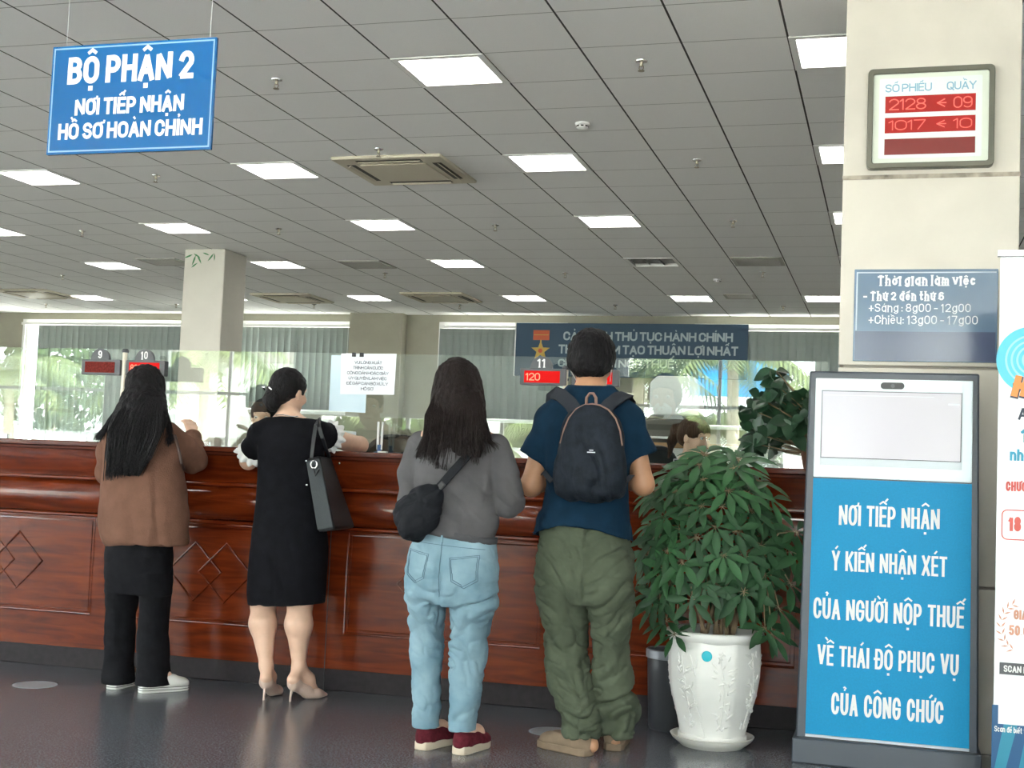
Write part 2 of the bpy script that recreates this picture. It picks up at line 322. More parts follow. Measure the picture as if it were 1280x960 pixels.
# ------------------------------------------------------------------ sculpting: smooth distance fields -> quad meshes
def vnoise(P, seed=0):
    """smooth value noise in [-1,1] at points P (n,3)"""
    P = np.asarray(P, float); i = np.floor(P).astype(np.int64); f = P-i; f = f*f*(3-2*f); out = np.zeros(len(P))
    for dx in (0, 1):
        for dy in (0, 1):
            for dz in (0, 1):
                a = (i[:, 0]+dx)*374761393+(i[:, 1]+dy)*668265263+(i[:, 2]+dz)*2147483647+seed*974711
                a = (a ^ (a >> 13))*1274126177; a = (a ^ (a >> 16)) & 0xffff
                w = (f[:, 0] if dx else 1-f[:, 0])*(f[:, 1] if dy else 1-f[:, 1])*(f[:, 2] if dz else 1-f[:, 2]); out += w*(a/32767.5-1)
    return out
def ridge(P, seed=0): return 1-2*np.abs(vnoise(P, seed))
class Sculpt:
    def __init__(s, lo, hi, vox=.008):
        s.lo = np.array(lo, float); s.vox = vox; s.n = np.ceil((np.array(hi)-s.lo)/vox).astype(int)+1
        s.d = np.full(s.n, .5, np.float32)
    def block(s, lo, hi):
        a = np.clip(np.floor((np.array(lo)-s.lo)/s.vox).astype(int), 0, s.n); b = np.clip(np.ceil((np.array(hi)-s.lo)/s.vox).astype(int)+1, 0, s.n)
        sl = tuple(slice(i, j) for i, j in zip(a, b)); ax = [s.lo[k]+np.arange(a[k], b[k])*s.vox for k in range(3)]
        return sl, ax[0][:, None, None], ax[1][None, :, None], ax[2][None, None, :]
    def put(s, sl, v, k, op='add'):
        d = s.d[sl]
        if d.size == 0: return
        v = np.broadcast_to(v, d.shape)
        if op == 'add':
            h = np.maximum(k-np.abs(d-v), 0)/k if k > 0 else 0; s.d[sl] = np.minimum(d, v)-h*h*k/4
        elif op == 'sub': s.d[sl] = np.maximum(d, -v)
    def cap(s, a, b, ra, rb=None, k=.02, op='add', flat=False):
        rb = ra if rb is None else rb; a = np.array(a, float); b = np.array(b, float); m = max(ra, rb)+k+3*s.vox
        sl, X, Y, Z = s.block(np.minimum(a, b)-m, np.maximum(a, b)+m); ba = b-a; L = max(ba@ba, 1e-9)
        t = np.clip(((X-a[0])*ba[0]+(Y-a[1])*ba[1]+(Z-a[2])*ba[2])/L, 0, 1)
        v = np.sqrt((X-a[0]-t*ba[0])**2+(Y-a[1]-t*ba[1])**2+(Z-a[2]-t*ba[2])**2)-(ra+(rb-ra)*t)
        if flat: q = 1/math.sqrt(L); v = np.maximum(v, ((X-b[0])*ba[0]+(Y-b[1])*ba[1]+(Z-b[2])*ba[2])*q)
        s.put(sl, v, k, op); return s
    def chain(s, pts, rs, k=.015):
        for i in range(len(pts)-1): s.cap(pts[i], pts[i+1], rs[i], rs[i+1], k)
        return s
    def ell(s, c, r, k=.02, M=None, op='add'):
        c = np.array(c, float); r = np.array(r, float); m = r.max()+k+3*s.vox
        sl, X, Y, Z = s.block(c-m, c+m); X = X-c[0]; Y = Y-c[1]; Z = Z-c[2]
        if M is not None:
            Q = np.array(M)[:3, :3].T; X, Y, Z = Q[0, 0]*X+Q[0, 1]*Y+Q[0, 2]*Z, Q[1, 0]*X+Q[1, 1]*Y+Q[1, 2]*Z, Q[2, 0]*X+Q[2, 1]*Y+Q[2, 2]*Z
        k0 = np.sqrt((X/r[0])**2+(Y/r[1])**2+(Z/r[2])**2); k1 = np.sqrt((X/r[0]**2)**2+(Y/r[1]**2)**2+(Z/r[2]**2)**2)+1e-9
        s.put(sl, k0*(k0-1)/k1, k, op); return s
    def loft(s, rows, k=.02, pw=2.3):
        """rows of (z, cx, cy, rx, ry), flat ends"""
        rows = sorted(rows); A = np.array(rows, float); m = A[:, 3:].max()+k+3*s.vox
        sl, X, Y, Z = s.block((A[:, 1].min()-m, A[:, 2].min()-m, A[0, 0]-k-3*s.vox), (A[:, 1].max()+m, A[:, 2].max()+m, A[-1, 0]+k+3*s.vox))
        z = Z.ravel(); zz = np.clip(z, A[0, 0], A[-1, 0]); P = []
        for c in range(1, 5):      # smooth interpolation between the rows
            y = A[:, c]; g = np.gradient(y, A[:, 0]) if len(y) > 1 else np.zeros_like(y)
            i = np.clip(np.searchsorted(A[:, 0], zz)-1, 0, len(y)-2); h = A[i+1, 0]-A[i, 0]; t = (zz-A[i, 0])/h
            P.append(((2*t**3-3*t**2+1)*y[i]+(t**3-2*t**2+t)*h*g[i]+(-2*t**3+3*t**2)*y[i+1]+(t**3-t**2)*h*g[i+1])[None, None, :])
        cx, cy, rx, ry = P; rx = np.maximum(rx, .004); ry = np.maximum(ry, .004)
        q = (np.abs((X-cx)/rx)**pw+np.abs((Y-cy)/ry)**pw)**(1/pw); v = (q-1)*np.minimum(rx, ry)
        v = np.maximum(v, np.maximum(A[0, 0]-Z, Z-A[-1, 0])); s.put(sl, v, k); return s
    def cut(s, fn):
        """remove where fn(x,y,z) > 0 (fn in metres)"""
        sl, X, Y, Z = s.block(s.lo, s.lo+s.n*s.vox); s.d = np.maximum(s.d, np.broadcast_to(fn(X, Y, Z), s.d.shape).astype(np.float32)); return s
    def shell(s, t):
        s.d = np.maximum(s.d, -(s.d+t)); return s
    def mesh(s, disp=None, smooth=1):
        d = s.d; n = np.array(d.shape); ins = d < 0
        cnt = np.zeros(n-1, np.int8); offs = [(i, j, k) for i in (0, 1) for j in (0, 1) for k in (0, 1)]
        for o in offs: cnt += ins[o[0]:n[0]-1+o[0], o[1]:n[1]-1+o[1], o[2]:n[2]-1+o[2]]
        C = np.argwhere((cnt > 0) & (cnt < 8)); idx = np.full(n-1, -1, np.int64); idx[tuple(C.T)] = np.arange(len(C))
        vals = {o: d[C[:, 0]+o[0], C[:, 1]+o[1], C[:, 2]+o[2]] for o in offs}; acc = np.zeros((len(C), 3)); num = np.zeros(len(C))
        for o in offs:
            for ax in range(3):
                if o[ax]: continue
                o2 = list(o); o2[ax] = 1; o2 = tuple(o2); v1, v2 = vals[o], vals[o2]; cr = (v1 < 0) != (v2 < 0)
                t = np.where(cr, v1/np.where(cr, v1-v2, 1), 0); p = np.array(o, float)[None, :].repeat(len(C), 0); p[:, ax] += t; acc += p*cr[:, None]; num += cr
        V = s.lo+(C+acc/num[:, None])*s.vox; Fs = []
        for ax in range(3):
            b, c = (ax+1) % 3, (ax+2) % 3
            a0 = np.take(ins, np.arange(n[ax]-1), ax); a1 = np.take(ins, np.arange(1, n[ax]), ax); E = np.argwhere(a0 != a1)
            E = E[(E[:, b] > 0) & (E[:, c] > 0) & (E[:, b] < n[b]-1) & (E[:, c] < n[c]-1)]
            def g(db, dc):
                q = E.copy(); q[:, b] -= db; q[:, c] -= dc; return idx[tuple(q.T)]
            Q = np.stack([g(1, 1), g(0, 1), g(0, 0), g(1, 0)], 1); fl = ~ins[tuple(E.T)]; Q[fl] = Q[fl][:, ::-1]; Fs.append(Q)
        Fq = np.concatenate(Fs); Fq = Fq[(Fq >= 0).all(1)]
        for _ in range(smooth):
            a = np.zeros_like(V); w = np.zeros(len(V))
            for i, j in ((0, 1), (1, 2), (2, 3), (3, 0)):
                np.add.at(a, Fq[:, i], V[Fq[:, j]]); np.add.at(w, Fq[:, i], 1); np.add.at(a, Fq[:, j], V[Fq[:, i]]); np.add.at(w, Fq[:, j], 1)
            V = V*.5+.5*a/np.maximum(w, 1)[:, None]
        if disp is not None:
            N = np.zeros_like(V); fn = np.cross(V[Fq[:, 2]]-V[Fq[:, 0]], V[Fq[:, 3]]-V[Fq[:, 1]])
            for i in range(4): np.add.at(N, Fq[:, i], fn)
            N /= np.linalg.norm(N, axis=1)[:, None]+1e-12; V = V+N*disp(V)[:, None]
        return V, Fq
    def build(s, name, material, parent=None, disp=None, smooth=1):
        V, Fq = s.mesh(disp, smooth); return link_mesh(name, V, Fq, material, parent, True, angle=75)
def strands(mb, roots, n_seg, path, r0, r1, sides=4):
    for ro in roots:
        pts = path(ro); mb.tube(pts, np.linspace(r0, r1, len(pts)), sides)
# ================================================================== THE SETTING
WL, WR, WF, WB, HT = -17.415, 4.185, -5.357, 19.7, 3.95
struct('floor', MB().bb(WL-.2, WR+.2, WF-.2, WB+.2, -.12, 0), 'granite', smooth=False)
mat('office_tile', (.2, .195, .18), .4)
struct('floor_office', MB().bb(WL, WR, 6.75, WB, 0, .006), 'office_tile', smooth=False)  # unseen floor added to bounce light, tone set by the ceiling brightness
mat('concrete_ground', (.74, .73, .70), .9, noise=(2, .15))
struct('ground', MB().bb(-60, 45, -50, 60, -.3, -.125), 'concrete_ground', smooth=False)
mat('roof_slab', (.5, .5, .48), .9)
struct('roof', MB().bb(WL-.3, WR+.3, WF-.6, WB+.6, HT, HT+.2), 'roof_slab', smooth=False)  # unseen slab added above the ceiling to keep the sun out

def holed_wall(name, x0, x1, y0, y1, holes, material, z1=HT):
    m = MB(); x = x0
    for a, b, c, d in sorted(holes):
        m.bb(x, a, y0, y1, 0, z1)
        if c > 0.01: m.bb(a, b, y0, y1, 0, c)
        m.bb(a, b, y0, y1, d, z1); x = b
    m.bb(x, x1, y0, y1, 0, z1)
    return struct(name, m, material, smooth=False)
BACK_W = [(-14.95, -11.4, 1.0, 3.45), (-10.6, -8.52, 2.0, 3.45), (-7.04, -5.0, 1.95, 3.45), (-2.9, -.3, 1.95, 3.45)]
FRONT_W = [(-16.9, -11.1, .1, 3.3), (-10.15, -7.95, .1, 3.3), (-7.6, -3.3, .1, 1.92), (-2.97, -.25, .05, 3.3), (.1, 3.9, .05, 3.3)]  # openings widened and the unseen rightmost one added for more light on the ceiling
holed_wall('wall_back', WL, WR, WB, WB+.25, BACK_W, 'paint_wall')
mat('paint_hall', (.80, .79, .75), .85)  # unseen walls coloured lighter to bounce light onto the ceiling
holed_wall('wall_front', WL, WR, WF-.25, WF, FRONT_W, 'paint_hall')
wl = MB(); wl.bb(WL-.25, WL, WF-.25, -4.6, 0, HT); wl.bb(WL-.25, WL, 5.4, WB+.25, 0, HT); wl.bb(WL-.25, WL, -4.6, 5.4, 3.3, HT); wl.bb(WL-.25, WL, -4.6, 5.4, 0, .1)
struct('wall_left', wl, 'paint_hall', smooth=False)
wf = MB()  # unseen window added in the left wall to brighten the hall and ceiling
for y in (-4.57, -2.1, .4, 2.9, 5.37): wf.bb(WL-.14, WL-.06, y-.03, y+.03, .1, 3.3)
for z in (.13, 2.15, 3.27): wf.bb(WL-.14, WL-.06, -4.6, 5.4, z-.03, z+.03)
wf = struct('window_10', wf, 'white_paint', smooth=False); MB().bb(WL-.104, WL-.096, -4.54, 5.34, .16, 3.24).build('window_pane', 'window_glass', wf, smooth=False)
struct('wall_right', MB().bb(WR, WR+.25, WF-.25, WB+.25, 0, HT), 'paint_hall', smooth=False)

def window(n, x0, x1, z0, z1, y, depth, mullions, transom=None):
    fr = MB(); w = .06
    fr.bb(x0, x1, y, y+depth, z1-w, z1); fr.bb(x0, x1, y, y+depth, z0, z0+w); fr.bb(x0, x0+w, y, y+depth, z0+w, z1-w); fr.bb(x1-w, x1, y, y+depth, z0+w, z1-w)
    for i in range(mullions):
        mx_ = x0+(x1-x0)*(i+1)/(mullions+1); fr.bb(mx_-.025, mx_+.025, y+.02, y+depth-.02, z0+w, z1-w)
    if transom: fr.bb(x0+w, x1-w, y+.025, y+depth-.025, transom-.025, transom+.025)
    f = struct('window_%d' % n, fr, 'white_paint', smooth=False)
    MB().bb(x0+w, x1-w, y+depth/2-.003, y+depth/2+.003, z0+w, z1-w).build('window_pane', 'window_glass', f, smooth=False)
    return f
for k, (a, b, c, d) in enumerate(BACK_W): window(k+1, a, b, c, d, WB+.02, .09, 1)
for k, (a, b, c, d) in enumerate(FRONT_W): window(k+5, a, b, c, d, WF-.16, .09, (3, 1, 2, 1, 2)[k], (2.15 if d > 2.7 else None))
# white trim around the back windows
for k, (a, b, c, d) in enumerate(BACK_W):
    t = MB(); t.bb(a-.05, b+.05, WB-.03, WB, d, d+.055); t.bb(a-.05, a, WB-.03, WB, c, d); t.bb(a-.05, b+.05, WB-.05, WB, c-.05, c)
    struct('trim_%d' % (k+1), t, 'white_paint', smooth=False)
struct('pilaster', MB().bb(-8.58, -7.66, WB-.22, WB-.001, 0, CZ), 'paint_wall', smooth=False)

# square column far back, with a few painted leaves near its top
col = struct('column', MB().bb(-8.17, -7.63, 13.6, 14.14, 0, CZ), 'paint_column', bevel=.012)
lf = MB()
for cx, cz, a, s_ in [(-8.06, 3.56, 200, .12), (-8.02, 3.55, 250, .13), (-8.0, 3.55, 300, .12), (-8.05, 3.57, 330, .11), (-7.78, 3.57, 230, .12), (-7.77, 3.57, 270, .09), (-8.07, 3.40, 35, .10), (-7.93, 3.58, 340, .1)]:
    d = Vector((math.cos(math.radians(a)), math.sin(math.radians(a)))); q = Vector((-d.y, d.x)); pts = [(0, 0), (.35, .1), (.7, .09), (1, 0), (.7, -.05), (.35, -.07)]
    lf.prism([(cx+(d.x*u+q.x*v)*s_, cz+(d.y*u+q.y*v)*s_) for u, v in pts[::-1]], 13.597, 13.5995)
mat('leaf_paint', (.06, .20, .08), .7)
lf.build('painted_leaves', 'leaf_paint', col, smooth=False)

# stone-clad pillar beside the counter
pil = struct('pillar', MB().bb(-.225, .49, 6.02, 6.73, 0, CZ), 'joint_grey', smooth=False)
for z0, z1 in [(0, .70), (.712, 1.655), (1.667, 2.515), (2.527, CZ-.002)]:
    MB().bb(-.245, .51, 6.0, 6.75, z0, z1).build('cladding_panel', 'stone_pillar', pil, bevel=.004)
mat('dirty_joint', (.38, .33, .27), .9, noise=(14, .5))
MB().bb(-.247, .512, 5.998, 6.3, 2.511, 2.531).build('joint', 'dirty_joint', pil, smooth=False)

# ceiling with open cells for the recessed lights
LIGHTS = [(0, 0), (4, 0), (-4, 0), (-8, 4), (-4, 4), (0, 4), (4, 4), (-12, 8), (-8, 8), (-4, 8), (0, 8), (4, 8), (-12, 12), (-8, 12), (-4, 12), (0, 12), (-16, 17), (-12, 17), (-8, 17), (-4, 17), (0, 17), (3, 17),
          (-12, 0), (-8, 0), (-12, -6), (-8, -6), (-4, -6), (0, -6), (4, -6), (-12, -14), (-8, -14), (-4, -14), (0, -14), (4, -14), (-12, 4), (-16, 8), (-16, 12), (4, 12)]
ce = MB(); ls = set(LIGHTS); I0, I1, J0, J1 = -24, 12, -21, 21
vid = {}
for i in range(I0, I1+1):
    for j in range(J0, J1+1): vid[i, j] = len(ce.v); ce.v.append((i*TILE, min(j*TILE, WB-CY0), 0))
for i in range(I0, I1):
    for j in range(J0, J1):
        if (i, j) not in ls: ce.f.append((vid[i, j], vid[i, j+1], vid[i+1, j+1], vid[i+1, j]))
ceil = struct('ceiling', ce, 'ceiling_tiles', smooth=False); ceil.location = (CX0, CY0, CZ)

# ================================================================== CEILING FITTINGS
ROWNAME = {0: 'nearest row', 4: 'second row back', 8: 'third row back', 12: 'fourth row back', 17: 'row by the far windows'}
VIEW = {(0, 0): 'large lit louvred ceiling light nearest the hanging blue sign', (4, 0): 'large lit ceiling light half hidden behind the top of the stone pillar', (-4, 0): 'lit louvred ceiling light hidden behind the hanging blue sign',
 (-8, 4): 'lit louvred ceiling light below and left of the hanging blue sign', (-4, 4): 'lit louvred ceiling light just left of the square air conditioner', (0, 4): 'lit louvred ceiling light just right of the square air conditioner', (4, 4): 'lit ceiling light at the pillar edge level with the red number display',
 (-12, 8): 'lit ceiling light cut off by the left edge of the photo', (-8, 8): 'lit louvred ceiling light above and left of the square column', (-4, 8): 'lit louvred ceiling light in the third row, above the masked paper notice', (0, 8): 'lit louvred ceiling light in the third row, two rows above the dark panel light', (4, 8): 'small sliver of a lit ceiling light at the pillar above the hours notice',
 (-12, 12): 'lit ceiling light in the fourth row, left of the square column', (-8, 12): 'lit ceiling light in the fourth row, touching the right side of the square column', (-4, 12): 'lit ceiling light in the fourth row, midway between column and unlit light', (0, 12): 'unlit dark square ceiling light, the only one switched off',
 (-16, 17): 'lit ceiling light in the farthest row, leftmost, near the far left window', (-12, 17): 'lit ceiling light in the farthest row behind the square column', (-8, 17): 'lit ceiling light in the farthest row, first to the right of the column', (-4, 17): 'lit ceiling light in the farthest row, left of the navy wall banner', (0, 17): 'lit ceiling light in the farthest row, above the navy wall banner', (3, 17): 'lit ceiling light in the farthest row, rightmost, touching the pillar'}
VIEW[(-4, 8)] = 'lit louvred ceiling light in the third row, straight beyond the air conditioner'
VIEW[(0, 8)] = 'lit louvred ceiling light in the third row, right of centre, left of a small sprinkler'
def make_light(lit, label, i, j):
    t = thing('ceiling_light', label, 'ceiling light', (CX0+(i+.5)*TILE, CY0+(j+.5)*TILE, CZ), 0, 'square louvred ceiling lights')
    r = .258; fr = MB()
    for s in (-1, 1): fr.bb(-.298, .298, s*.278-.02, s*.278+.02, -.006, .004); fr.bb(s*.278-.02, s*.278+.02, -.258, .258, -.006, .004)
    fr.build('frame', 'white_paint', t, smooth=False)
    h = MB()
    for s in (-1, 1): h.bb(-.29, .29, s*.264-.004, s*.264+.004, .004, .1); h.bb(s*.264-.004, s*.264+.004, -.26, .26, .004, .1)
    h.bb(-.29, .29, -.29, .29, .1, .108); h.build('housing', 'white_paint', t, smooth=False)
    MB().bb(-.255, .255, -.255, .255, .058, .062).build('diffuser', 'diffuser' if lit else 'diffuser_off', t, smooth=False)
    lv = MB()
    for k in (-1, 1): lv.bb(k*.086-.003, k*.086+.003, -.257, .257, .006, .05)
    for k in range(4): lv.bb(-.257, .257, -.154+k*.103-.002, -.154+k*.103+.002, .012, .05)
    lv.build('louvre', 'white_paint' if lit else 'diffuser_off', t, smooth=False)
    return t
lit0 = None
for (i, j) in LIGHTS:
    lab = VIEW.get((i, j), 'lit louvred ceiling light beyond the edge of the view')
    if (i, j) == (0, 12): make_light(False, lab, i, j); continue
    if lit0 is None: lit0 = make_light(True, lab, i, j)
    else: dup(lit0, (CX0+(i+.5)*TILE, CY0+(j+.5)*TILE, CZ), lab)

mat('aircon_plastic', (.60, .545, .43), .5); mat('vent_dark', (.05, .046, .035), .7); mat('ceiling_grille', (.42, .41, .37), .7)
def aircon(label, x, y, s=.475):
    t = thing('ceiling_air_conditioner', label, 'air conditioner', (x, y, CZ), 0, 'ceiling cassette air conditioners')
    b = MB(); a = s; c = s-.05; b.prism([(-a, -.028), (a, -.028), (a, 0), (-a, 0)], -a, a)
    p = b.build('body_panel', 'aircon_plastic', t, bevel=.01)
    g = MB().bb(-.29, .29, -.29, .29, -.038, -.026); g.build('intake_cover', 'aircon_plastic', t, bevel=.008)
    for k in range(4):
        M = Matrix.Rotation(k*PI/2, 4, 'Z'); v = MB(); v.box(M @ Vector((0, -.375, -.0285)), (.56, .075, .004), M.to_3x3()); f = v.build('air_outlet', 'vent_dark', t, smooth=False)
        w = MB(); w.box(M @ Vector((0, -.385, -.034)), (.54, .03, .005), (M @ Matrix.Rotation(.5, 4, 'X')).to_3x3()); w.build('flap', 'aircon_plastic', f, smooth=False)
    return t
aircon('beige square ceiling air conditioner, the large one nearest the viewer', -3.965, 10.0, .475)
aircon('small far ceiling air conditioner right of the first light past the column', -6.33, 17.6)
aircon('small far ceiling air conditioner just right of the square column', -8.75, 17.7)
aircon('small far ceiling air conditioner left of the column near the left window', -12.95, 17.25)

def grille(label, x, y, w, d):
    t = thing('ceiling_grille', label, 'air vent', (x, y, CZ), 0, 'flat ceiling air grilles')
    f = MB()
    for s in (-1, 1): f.bb(-w/2, w/2, s*(d/2-.02)-.02, s*(d/2-.02)+.02, -.012, 0); f.bb(s*(w/2-.02)-.02, s*(w/2-.02)+.02, -d/2+.04, d/2-.04, -.012, 0)
    f.build('frame', 'ceiling_grille', t, smooth=False)
    MB().bb(-w/2+.04, w/2-.04, -d/2+.04, d/2-.04, -.003, -.001).build('backing', 'vent_dark', t, smooth=False)
    n = 12; l = MB()
    for k in range(n): l.box((0, -d/2+.06+(d-.12)*k/(n-1), -.008), (w-.08, .034, .003), Matrix.Rotation(.45, 3, 'X'))
    l.build('louvres', 'ceiling_grille', t, smooth=False)
grille('flat ceiling grille right of the unlit light', -1.51, 14.7, .56, .56)
grille('far flat ceiling grille above the right end of the navy banner', -2.02, 17.5, .42, .4)
grille('flat ceiling grille right of the column in the fourth row', -6.3, 14.75, .56, .56)
grille('flat ceiling grille at the left side of the square column', -8.95, 14.45, .56, .5)

mat('brass', (.35, .31, .24), .4, metal=.7)
def sprinkler(label, x, y):
    t = thing('fire_sprinkler', label, 'sprinkler', (x, y, CZ), 0, 'small ceiling fire sprinklers')
    MB().lathe([(.0, 0), (.038, 0), (.036, -.006), (.018, -.012), (0, -.012)], n=16).build('escutcheon', 'chrome', t)
    b = MB().lathe([(0, -.01), (.011, -.01), (.011, -.03), (.008, -.034), (0, -.034)], n=10)
    b.tube([(.01, 0, -.03), (.014, 0, -.045), (.004, 0, -.062)], .003, 6); b.tube([(-.01, 0, -.03), (-.014, 0, -.045), (-.004, 0, -.062)], .003, 6); b.build('nozzle', 'brass', t)
    MB().lathe([(0, -.06), (.02, -.06), (.02, -.064), (0, -.066)], n=14).build('deflector', 'brass', t)
    return t
SP = [(-1.5, 7.53, 'two cells right of the nearest light, before the smoke detector'), (-1.52, 9.98, 'between the second-row light and the pillar'), (-3.92, 7.53, 'right of the hanging blue sign'), (-3.94, 9.34, 'at the front edge of the square air conditioner'), (-6.33, 9.98, 'between the sign and the second-row light'),
 (-8.76, 12.4, 'above the third-row light left of the column'), (-6.36, 12.45, 'between the column and the air conditioner, third row'), (-11.22, 15.5, 'between the far left lights, fourth row'), (-13.68, 18.5, 'above the far left window'), (-11.2, 18.48, 'above the left window beside the column'),
 (-6.34, 15.44, 'beyond the third-row light past the air conditioner'), (-3.92, 12.42, 'left of the third-row right light'), (-6.34, 18.46, 'in front of the back pilaster top'), (-8.74, 18.44, 'above the second far window'), (-3.95, 15.47, 'left of the unlit light'),
 (-3.93, 18.42, 'above the navy banner middle'), (-1.52, 12.4, 'left of the pillar, third row'), (-1.53, 15.48, 'behind the right flat grille'), (-1.53, 18.52, 'above the window right of the navy banner')]
for x, y, w in SP:
    lab = 'small pendent fire sprinkler '+w
    if SP[0][0] == x and SP[0][1] == y: sp0 = sprinkler(lab, x, y)
    else: dup(sp0, (x, y, CZ), lab)
def smoke(label, x, y):
    t = thing('smoke_detector', label, 'smoke detector', (x, y, CZ), 0, 'white ceiling smoke detectors')
    MB().lathe([(0, 0), (.052, 0), (.052, -.014), (.045, -.018), (0, -.018)], n=24).build('base', 'white_plastic', t)
    MB().lathe([(0, -.016), (.044, -.016), (.042, -.034), (.03, -.044), (0, -.046)], n=24).build('sensor_dome', 'white_plastic', t)
    v = MB()
    for k in range(8): a = k*PI/4+.2; v.box((.043*math.cos(a), .043*math.sin(a), -.026), (.004, .02, .009), Matrix.Rotation(a, 3, 'Z'))
    v.build('sensor_slots', 'vent_dark', t, smooth=False)
smoke('white round smoke detector near the ceiling centre, the nearest one', -2.17, 8.83)
smoke('far white smoke detector above the right end of the navy banner', -2.14, 16.03)

# ================================================================== VERTICAL BLINDS
m = bpy.data.materials.new('blind_fabric'); m.use_nodes = True; nt = m.node_tree; MATS['blind_fabric'] = m
b = nt.nodes['Principled BSDF']; b.inputs['Base Color'].default_value = (.30, .335, .315, 1); b.inputs['Roughness'].default_value = .9
tr = nt.nodes.new('ShaderNodeBsdfTranslucent'); tr.inputs[0].default_value = (.30, .36, .33, 1); mx = nt.nodes.new('ShaderNodeMixShader'); mx.inputs[0].default_value = .10
nt.links.new(b.outputs[0], mx.inputs[1]); nt.links.new(tr.outputs[0], mx.inputs[2]); nt.links.new(mx.outputs[0], nt.nodes['Material Output'].inputs[0])
def blind(label, x0, x1, z0, z1, gap_left, ang, jit, seed):
    rg = random.Random(seed); t = thing('vertical_blind', label, 'window blind', ((x0+x1)/2, WB-.12, z0), 0, 'grey vertical slat blinds')
    ox = (x0+x1)/2; hr = MB().bb(x0-ox, x1-ox, -.02, .02, z1-z0-.045, z1-z0)
    for X in (x0-ox+.05, x1-ox-.05): hr.bb(X-.02, X+.02, .02, .21, z1-z0-.02, z1-z0+.012)
    hr.build('head_rail', 'white_plastic', t, smooth=False)
    s = MB(); x = x0+gap_left; w = .127
    while x < x1-.05:
        a = ang+rg.uniform(-jit, jit); c, d = math.cos(a)*w/2, math.sin(a)*w/2; zt = z1-z0-.05; tw = rg.uniform(-.12, .12)
        vs = []
        for zi, z in enumerate((zt, zt*.5, 0)):
            c2, d2 = math.cos(a+tw*zi)*w/2, math.sin(a+tw*zi)*w/2
            vs += [(x-ox-c2, -d2, z), (x-ox, .008, z), (x-ox+c2, d2, z)]
        s.add(vs, [(0, 1, 4, 3), (1, 2, 5, 4), (3, 4, 7, 6), (4, 5, 8, 7)]); x += .118
    s.build('slats', 'blind_fabric', t, solid=.002)
    ch = MB().tube([(x1-ox-.03, -.03, z1-z0-.05), (x1-ox-.03, -.03, .3)], .003, 5); ch.build('pull_chain', 'white_plastic', t)
    return t
blind('long grey vertical blind of the far left window, bright gap at its left side', -14.95, -11.4, 1.05, 3.44, .42, .25, .16, 3)
blind('grey vertical blind with bright open stripes between column and pilaster', -10.6, -8.6, 2.02, 3.44, .05, .55, .10, 5)
blind('grey vertical blind left of the navy wall banner', -7.04, -5.0, 1.96, 3.44, .06, .12, .06, 8)
blind('grey vertical blind right of the navy wall banner beside the pillar', -2.9, -.3, 1.96, 3.44, .03, .1, .04, 9)
# ================================================================== THE COUNTER
CA = math.atan2(.132, 4.176); COX, COY = -4.576, 5.998
def cw(x, y, z=0): return Vector((COX+x*math.cos(CA)-y*math.sin(CA), COY+x*math.sin(CA)+y*math.cos(CA), z))   # counter frame -> world
def cl(X): return (X-COX)/math.cos(CA)
counter = thing('service_counter', 'long red-brown panelled wooden service counter with a dark top, running to the stone pillar', 'counter', (COX, COY, 0), CA)
CLX, CRX = -3.2, 4.315
def extrude(name, prof, x0, x1, material, parent, **k):
    n = len(prof); vs = [(x0, y, z) for y, z in prof]+[(x1, y, z) for y, z in prof]
    return MB().add(vs, [tuple(range(n))[::-1], tuple(range(n, 2*n))]+[(i, (i+1) % n, (i+1) % n+n, i+n) for i in range(n)]).build(name, material, parent, **k)
extrude('plinth', [(0, 0), (.56, 0), (.56, .105), (0, .105)], CLX, CRX, 'plinth_stone', counter, bevel=.003)
extrude('carcass', [(.012, .105), (.55, .105), (.55, 1.165), (.012, 1.165)], CLX, CRX, 'dark_wood', counter, smooth=False)
fr1 = [(.02, .812)]+[(-.012-.038*math.sin(math.pi*t)**.8-.012*t, .812+.176*t) for t in np.linspace(0, 1, 14)]+[(.02, .988)]
extrude('lower_frieze', fr1[::-1], CLX, CRX, 'red_wood', counter, angle=50)
fr2 = [(.02, 1.01)]+[(-.045-.014*math.sin(math.pi*t)-.040*t*t, 1.01+.138*t) for t in np.linspace(0, 1, 12)]+[(.02, 1.148)]
extrude('upper_frieze', fr2[::-1], CLX, CRX, 'red_wood', counter, angle=50)
def half_round(y0, z0, r): return [(y0, z0-r)]+[(y0-r*1.3*math.cos(a), z0+r*math.sin(a)) for a in np.linspace(-PI/2, PI/2, 8)]+[(y0+.04, z0+r), (y0+.04, z0-r)]
for y0, z0, r in [(-.006, .803, .011), (-.050, .999, .012)]: extrude('moulding', half_round(y0, z0, r)[::-1], CLX, CRX, 'red_wood', counter, angle=50)
extrude('countertop', [(-.098, 1.146), (-.125, 1.150), (-.128, 1.163), (-.150, 1.167), (-.153, 1.186), (-.148, 1.192), (.60, 1.192), (.60, 1.146)][::-1], CLX, CRX, 'dark_wood', counter, bevel=.002)
extrude('inner_worktop', [(.55, .72), (.86, .72), (.86, .75), (.55, .75)][::-1], CLX, CRX, 'red_wood', counter, bevel=.003)
PANELS = [(-7.65, -6.52), (-6.42, -5.25), (-5.14, -4.05), (-3.94, -2.80), (-2.615, -1.61), (-1.48, -.415)]
stile_edges = [CLX]
